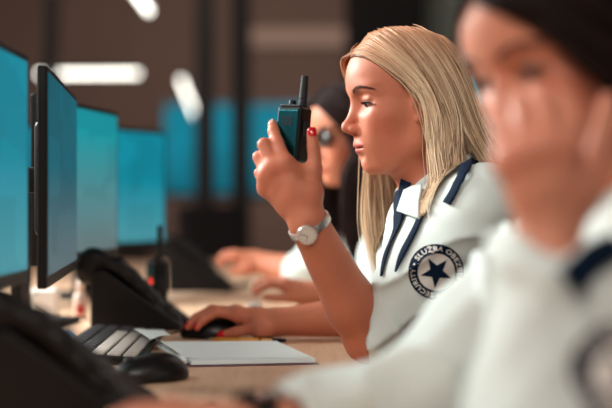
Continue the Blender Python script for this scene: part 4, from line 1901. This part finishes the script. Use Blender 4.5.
face_parts(pn, N1, M_lash)
N1['sleeves'] = [([nsl, nsl+(nel-nsl)*.5, nel, nwl], [.062, .060, .054, .046], (nwl+(nel-nwl)*.07, (nel-nwl)/np.linalg.norm(nel-nwl))),
                 ([nsr, nsr+(ner-nsr)*.5, ner, nwr], [.062, .060, .055, .036], (nwr+(ner-nwr)*.16, (ner-nwr)/np.linalg.norm(ner-nwr)))]


def shirt_field_arms(B, amp, seed, fixed=False):
    """long sleeves: the cut applies only round the wrist"""
    sl2 = []
    for pts, rad, (c, n) in B['sleeves']:
        sl2.append((pts, rad, c, n))
    hc, R, nb = B['head'], B['R'], B['neck']
    n1 = hc+R @ np.array([-.022, 0, -.035])
    ax = (n1-nb)/np.linalg.norm(n1-nb)
    lowz = B['pel'][2]+.10

    def f(p):
        d = None
        for a, b, ra, rb in B['torso']:
            e = cone(p, a, b, ra+.012, rb+.012)
            d = e if d is None else smin(d, e, .06)
        nk = smax(cone(p, nb-ax*.03, nb+ax*.03, .078, .060), (p-nb) @ ax-.016, .006)
        d = smin(d, nk, .03)
        for pts, rad, c, n in sl2:
            up = limb_chain(p, pts[:3], rad[:3], .02)
            lo_ = limb_chain(p, pts[2:], rad[2:], .02)
            lo_ = smax(lo_, -((p-c) @ n), .003)
            hollow = cone(p, pts[3], c+n*.03, rad[3]-.006, rad[3]-.006)
            lo_ = smax(lo_, -np.maximum(hollow, ((p-c) @ n)-.03), .002)
            d = smin(d, smin(up, lo_, .02), .03)
        d = d-cloth_noise(p, amp, seed)
        d = smax(d, -cone(p, nb-ax*.03, nb+ax*.14, .056, .056), .004)
        return smax(d, lowz-p[:, 2], .005)
    return f


fn = shirt_field_arms(N1, .0085, 1.7)
V, F = mesh_sdf(fn, (-.12, .80, .66), (.66, 1.50, 1.12), .0045)
nshirt = fast_mesh('shirt', V, F, M_shirt, pn)
ring_collar(nshirt, N1, M_shirt, ra=.062)
ribbon(nshirt, 'epaulette', fn, [hit(fn, 570, 284), hit(fn, 585, 265), hit(fn, 603, 252), hit(fn, 622, 246)], .024, M_navy, None, .004)
badge(nshirt, fn, hit(fn, 634, 384), (nsl-nel), .050)
make_trousers(pn, N1['pel'], [np.array([.09, 1.08, .57]), np.array([.09, 1.29, .57])], [np.array([.14, 1.06, .10]), np.array([.14, 1.31, .10])], M_trouser, M_shoe)
build_hair(pn, N1, [(HAIR_TIED, 1500), (HAIR_NEAR_BACK[1:], 700), (mirror(HAIR_TIED), 900)], rgb(38, 24, 22)[:3], rgb(16, 10, 11)[:3],
           rgb(26, 16, 15)[:3], M_darkhair, rgb(18, 12, 12)[:3], k=20, rad=.0018, collide=fn, cap_h=.003, line0=-.108, slope0=2.08)
na = (ner-nwr)/np.linalg.norm(ner-nwr)
wristwatch('black square wristwatch on the blurred near forearm at the bottom edge', nwr+na*.008, na, (0, 1, .1), .031, .0240, PI/2*(-1 if np.cross(na, [0, 1, .1])[2] < 0 else 1), .016,
           M_rubber, M_black, M_blackgloss, band_w=.018, square=True)

# ------------------------------------------------------------------ far woman with glasses
G1 = {}
G1['head'] = np.array([.106, 2.75, 1.147])
G1['R'] = frame(math.radians(27), math.radians(6), 0)
G1['neck'] = np.array([.160, 2.775, 1.020])
G1['pel'] = np.array([.40, 2.78, .585])
gsl, gel, gwl = np.array([.20, 2.63, .975]), np.array([.085, 2.53, .812]), np.array([.004, 2.475, .803])
gsr, ger, gwr = np.array([.175, 2.92, .965]), P(302, 276, 2.90), P(256, 261, 2.95)
G1['torso'] = [(np.array([.20, 2.66, .975]), np.array([.19, 2.88, .965]), .050, .050),
               (np.array([.21, 2.73, .94]), np.array([.205, 2.83, .93]), .080, .080),
               (np.array([.20, 2.72, .88]), np.array([.20, 2.82, .88]), .078, .078),
               (np.array([.22, 2.74, .88]), np.array([.38, 2.74, .60]), .085, .10),
               (np.array([.22, 2.82, .88]), np.array([.38, 2.82, .60]), .085, .10)]
gel = np.array([.150, 2.50, .805])
gwl = P(312, 294, 2.48)
G1['arms'] = [(gsl, gel, gwl), (gsr, ger, gwr)]
G1['flat'] = [np.array([.1, .9, .3]), np.array([.1, .9, .3])]
GL = {'wrist': gwl, 's': 1.0, 'fingers': [
    [P(303, 297, 2.47), P(290, 298, 2.455), P(276, 298, 2.45), P(265, 297, 2.45)],
    [P(286, 285, 2.46), P(270, 284, 2.46), P(260, 288, 2.46), P(256, 293, 2.46)],
    [P(284, 284, 2.48), P(268, 281, 2.485), P(258, 284, 2.485), P(254, 290, 2.485)],
    [P(285, 285, 2.50), P(271, 281, 2.51), P(262, 283, 2.515), P(257, 288, 2.515)],
    [P(288, 287, 2.52), P(277, 283, 2.53), P(269, 284, 2.535), P(264, 288, 2.535)]]}
GR = {'wrist': gwr, 's': 1.0, 'fingers': [
    [P(248, 268, 2.93), P(242, 271, 2.92), P(235, 271, 2.92), P(230, 270, 2.92)],
    [P(234, 257, 2.93), P(226, 257, 2.93), P(222, 261, 2.93), P(221, 265, 2.93)],
    [P(234, 255, 2.95), P(225, 254, 2.955), P(220, 258, 2.955), P(219, 262, 2.955)],
    [P(235, 255, 2.97), P(227, 254, 2.98), P(223, 257, 2.98), P(222, 261, 2.98)],
    [P(237, 256, 2.99), P(231, 255, 3.0), P(228, 258, 3.0), P(226, 261, 3.0)]]}
G1['hands'] = [GL, GR]
G1['skin'] = np.array(rgb(190, 118, 90)[:3])
pg = make_person('person', 'dark-haired woman with glasses behind the blonde, partly hidden and blurred', G1, .0040,
                 ((-.28, 2.36, .52), (.54, 3.10, 1.30)))
face_parts(pg, G1, M_lash, nb=60)
G1['sleeves'] = [([gsl, gsl+(gel-gsl)*.5, gel], [.062, .060, .055], (gel+[-.050, 0, 0], np.array([.97, 0, .1]))),
                 ([gsr, gsr+(ger-gsr)*.5, ger], [.066, .068, .060], (ger+[-.055, 0, 0], np.array([.97, 0, .1])))]
fg = shirt_field(G1, G1['sleeves'], .013, 2.2, amp=.003)
V, F = mesh_sdf(fg, (-.06, 2.36, .66), (.56, 3.08, 1.12), .0055)
gshirt = fast_mesh('shirt', V, F, M_shirt, pg)
ring_collar(gshirt, G1, M_shirt, ra=.060)
ribbon(gshirt, 'lanyard_band', fg, [P(350, 190, 2.72), P(352, 205, 2.70), P(354, 225, 2.68), P(352, 248, 2.68)], .018, M_navy, None, .004)
ribbon(gshirt, 'lanyard_band', fg, [P(326, 190, 2.80), P(330, 205, 2.78), P(336, 225, 2.75), P(340, 248, 2.72)], .018, M_navy, None, .004)
make_trousers(pg, G1['pel'], [np.array([.0, 2.69, .57]), np.array([.0, 2.88, .57])], [np.array([.05, 2.67, .10]), np.array([.05, 2.90, .10])], M_trouser, M_shoe)
build_hair(pg, G1, [(HAIR_NEAR_FRONT, 800), (HAIR_NEAR_BACK, 600), (HAIR_FAR, 700), ([[(x+(.034 if z < -.03 else 0), y*1.02, z) for x, y, z in g] for g in mirror(HAIR_FAR[:3])], 900)], rgb(46, 28, 24)[:3], rgb(20, 12, 12)[:3],
           rgb(30, 18, 16)[:3], M_darkhair, rgb(22, 14, 13)[:3], k=18, rad=.0017, layer=.018, collide=fg, cap_h=.003)

# glasses
gt = empty('eyeglasses', tuple(G1['head']))
tag(gt, 'dark framed glasses worn by the blurred dark-haired woman', 'glasses')
gR = G1['R']
for s in (1, -1):
    pts = []
    for k in range(29):
        a = 2*PI*k/28
        pts.append(gR @ np.array([.097-.010*(abs(math.cos(a))*.2+.3)-.005*(math.cos(a)*s*s), s*(.033+.0265*math.cos(a)), .010+.0155*math.sin(a)]))
    tube_obj('rim', pts, .0028, M_black, gt, 8)
    tube_obj('temple_arm', [gR @ np.array(q) for q in ((.088, s*.058, .016), (.07, s*.070, .016), (.03, s*.079, .012), (-.005, s*.083, .006))], .0016, M_black, gt, 8)
tube_obj('bridge', [gR @ np.array(q) for q in ((.094, .010, .014), (.1, .0, .018), (.094, -.010, .014))], .0015, M_black, gt, 8)
bm = bmesh.new()
M_lens = mat('tinted_lens', rgb(120, 104, 98), 0.3, trans=0.85, spec=0.1)
for s in (1, -1):
    V = [gR @ np.array([.0915, s*.033, .010])]+[gR @ np.array([.0915, s*(.033+.0255*math.cos(2*PI*k/24)), .010+.0150*math.sin(2*PI*k/24)]) for k in range(24)]
    o = link_mesh('lens', V, [(0, 1+k, 1+(k+1) % 24) for k in range(24)], M_lens, gt)
    md = o.modifiers.new('thick', 'SOLIDIFY')
    md.thickness = .0015

# ring on the far woman's finger and small white jar lid she holds
jr = empty('white_jar', tuple(P(255, 299, 2.44)))
jr.location.z = DZ
tag(jr, 'small round white jar at the fingertips of the blurred far hand', 'jar')
lathe('body', [(.010, 0), (.013, .002), (.013, .026), (.012, .028)], M_white, jr)
lathe('lid', [(.0136, .028), (.0136, .038), (.012, .040)], M_white, jr)

# ------------------------------------------------------------------ chairs
for (x, y, rz, lb, g) in ((.53, 1.18, 0, 'dark office chair under the large near woman at the right edge', 'office chairs'),
                          (.43, 2.78, 0, 'dark office chair under the dark-haired woman with glasses', 'office chairs'),
                          (-.66, 5.35, 2.5, 'blurred dark office chair standing left of the two beyond the desk end', 'office chairs'),
                          (-.42, 6.6, 2.0, 'blurred dark office chair standing right of the two beyond the desk end', 'office chairs')):
    c = copy_tree(ch)
    c.location = (x, y, 0)
    c.rotation_euler = (0, 0, rz)
    c['label'] = lb
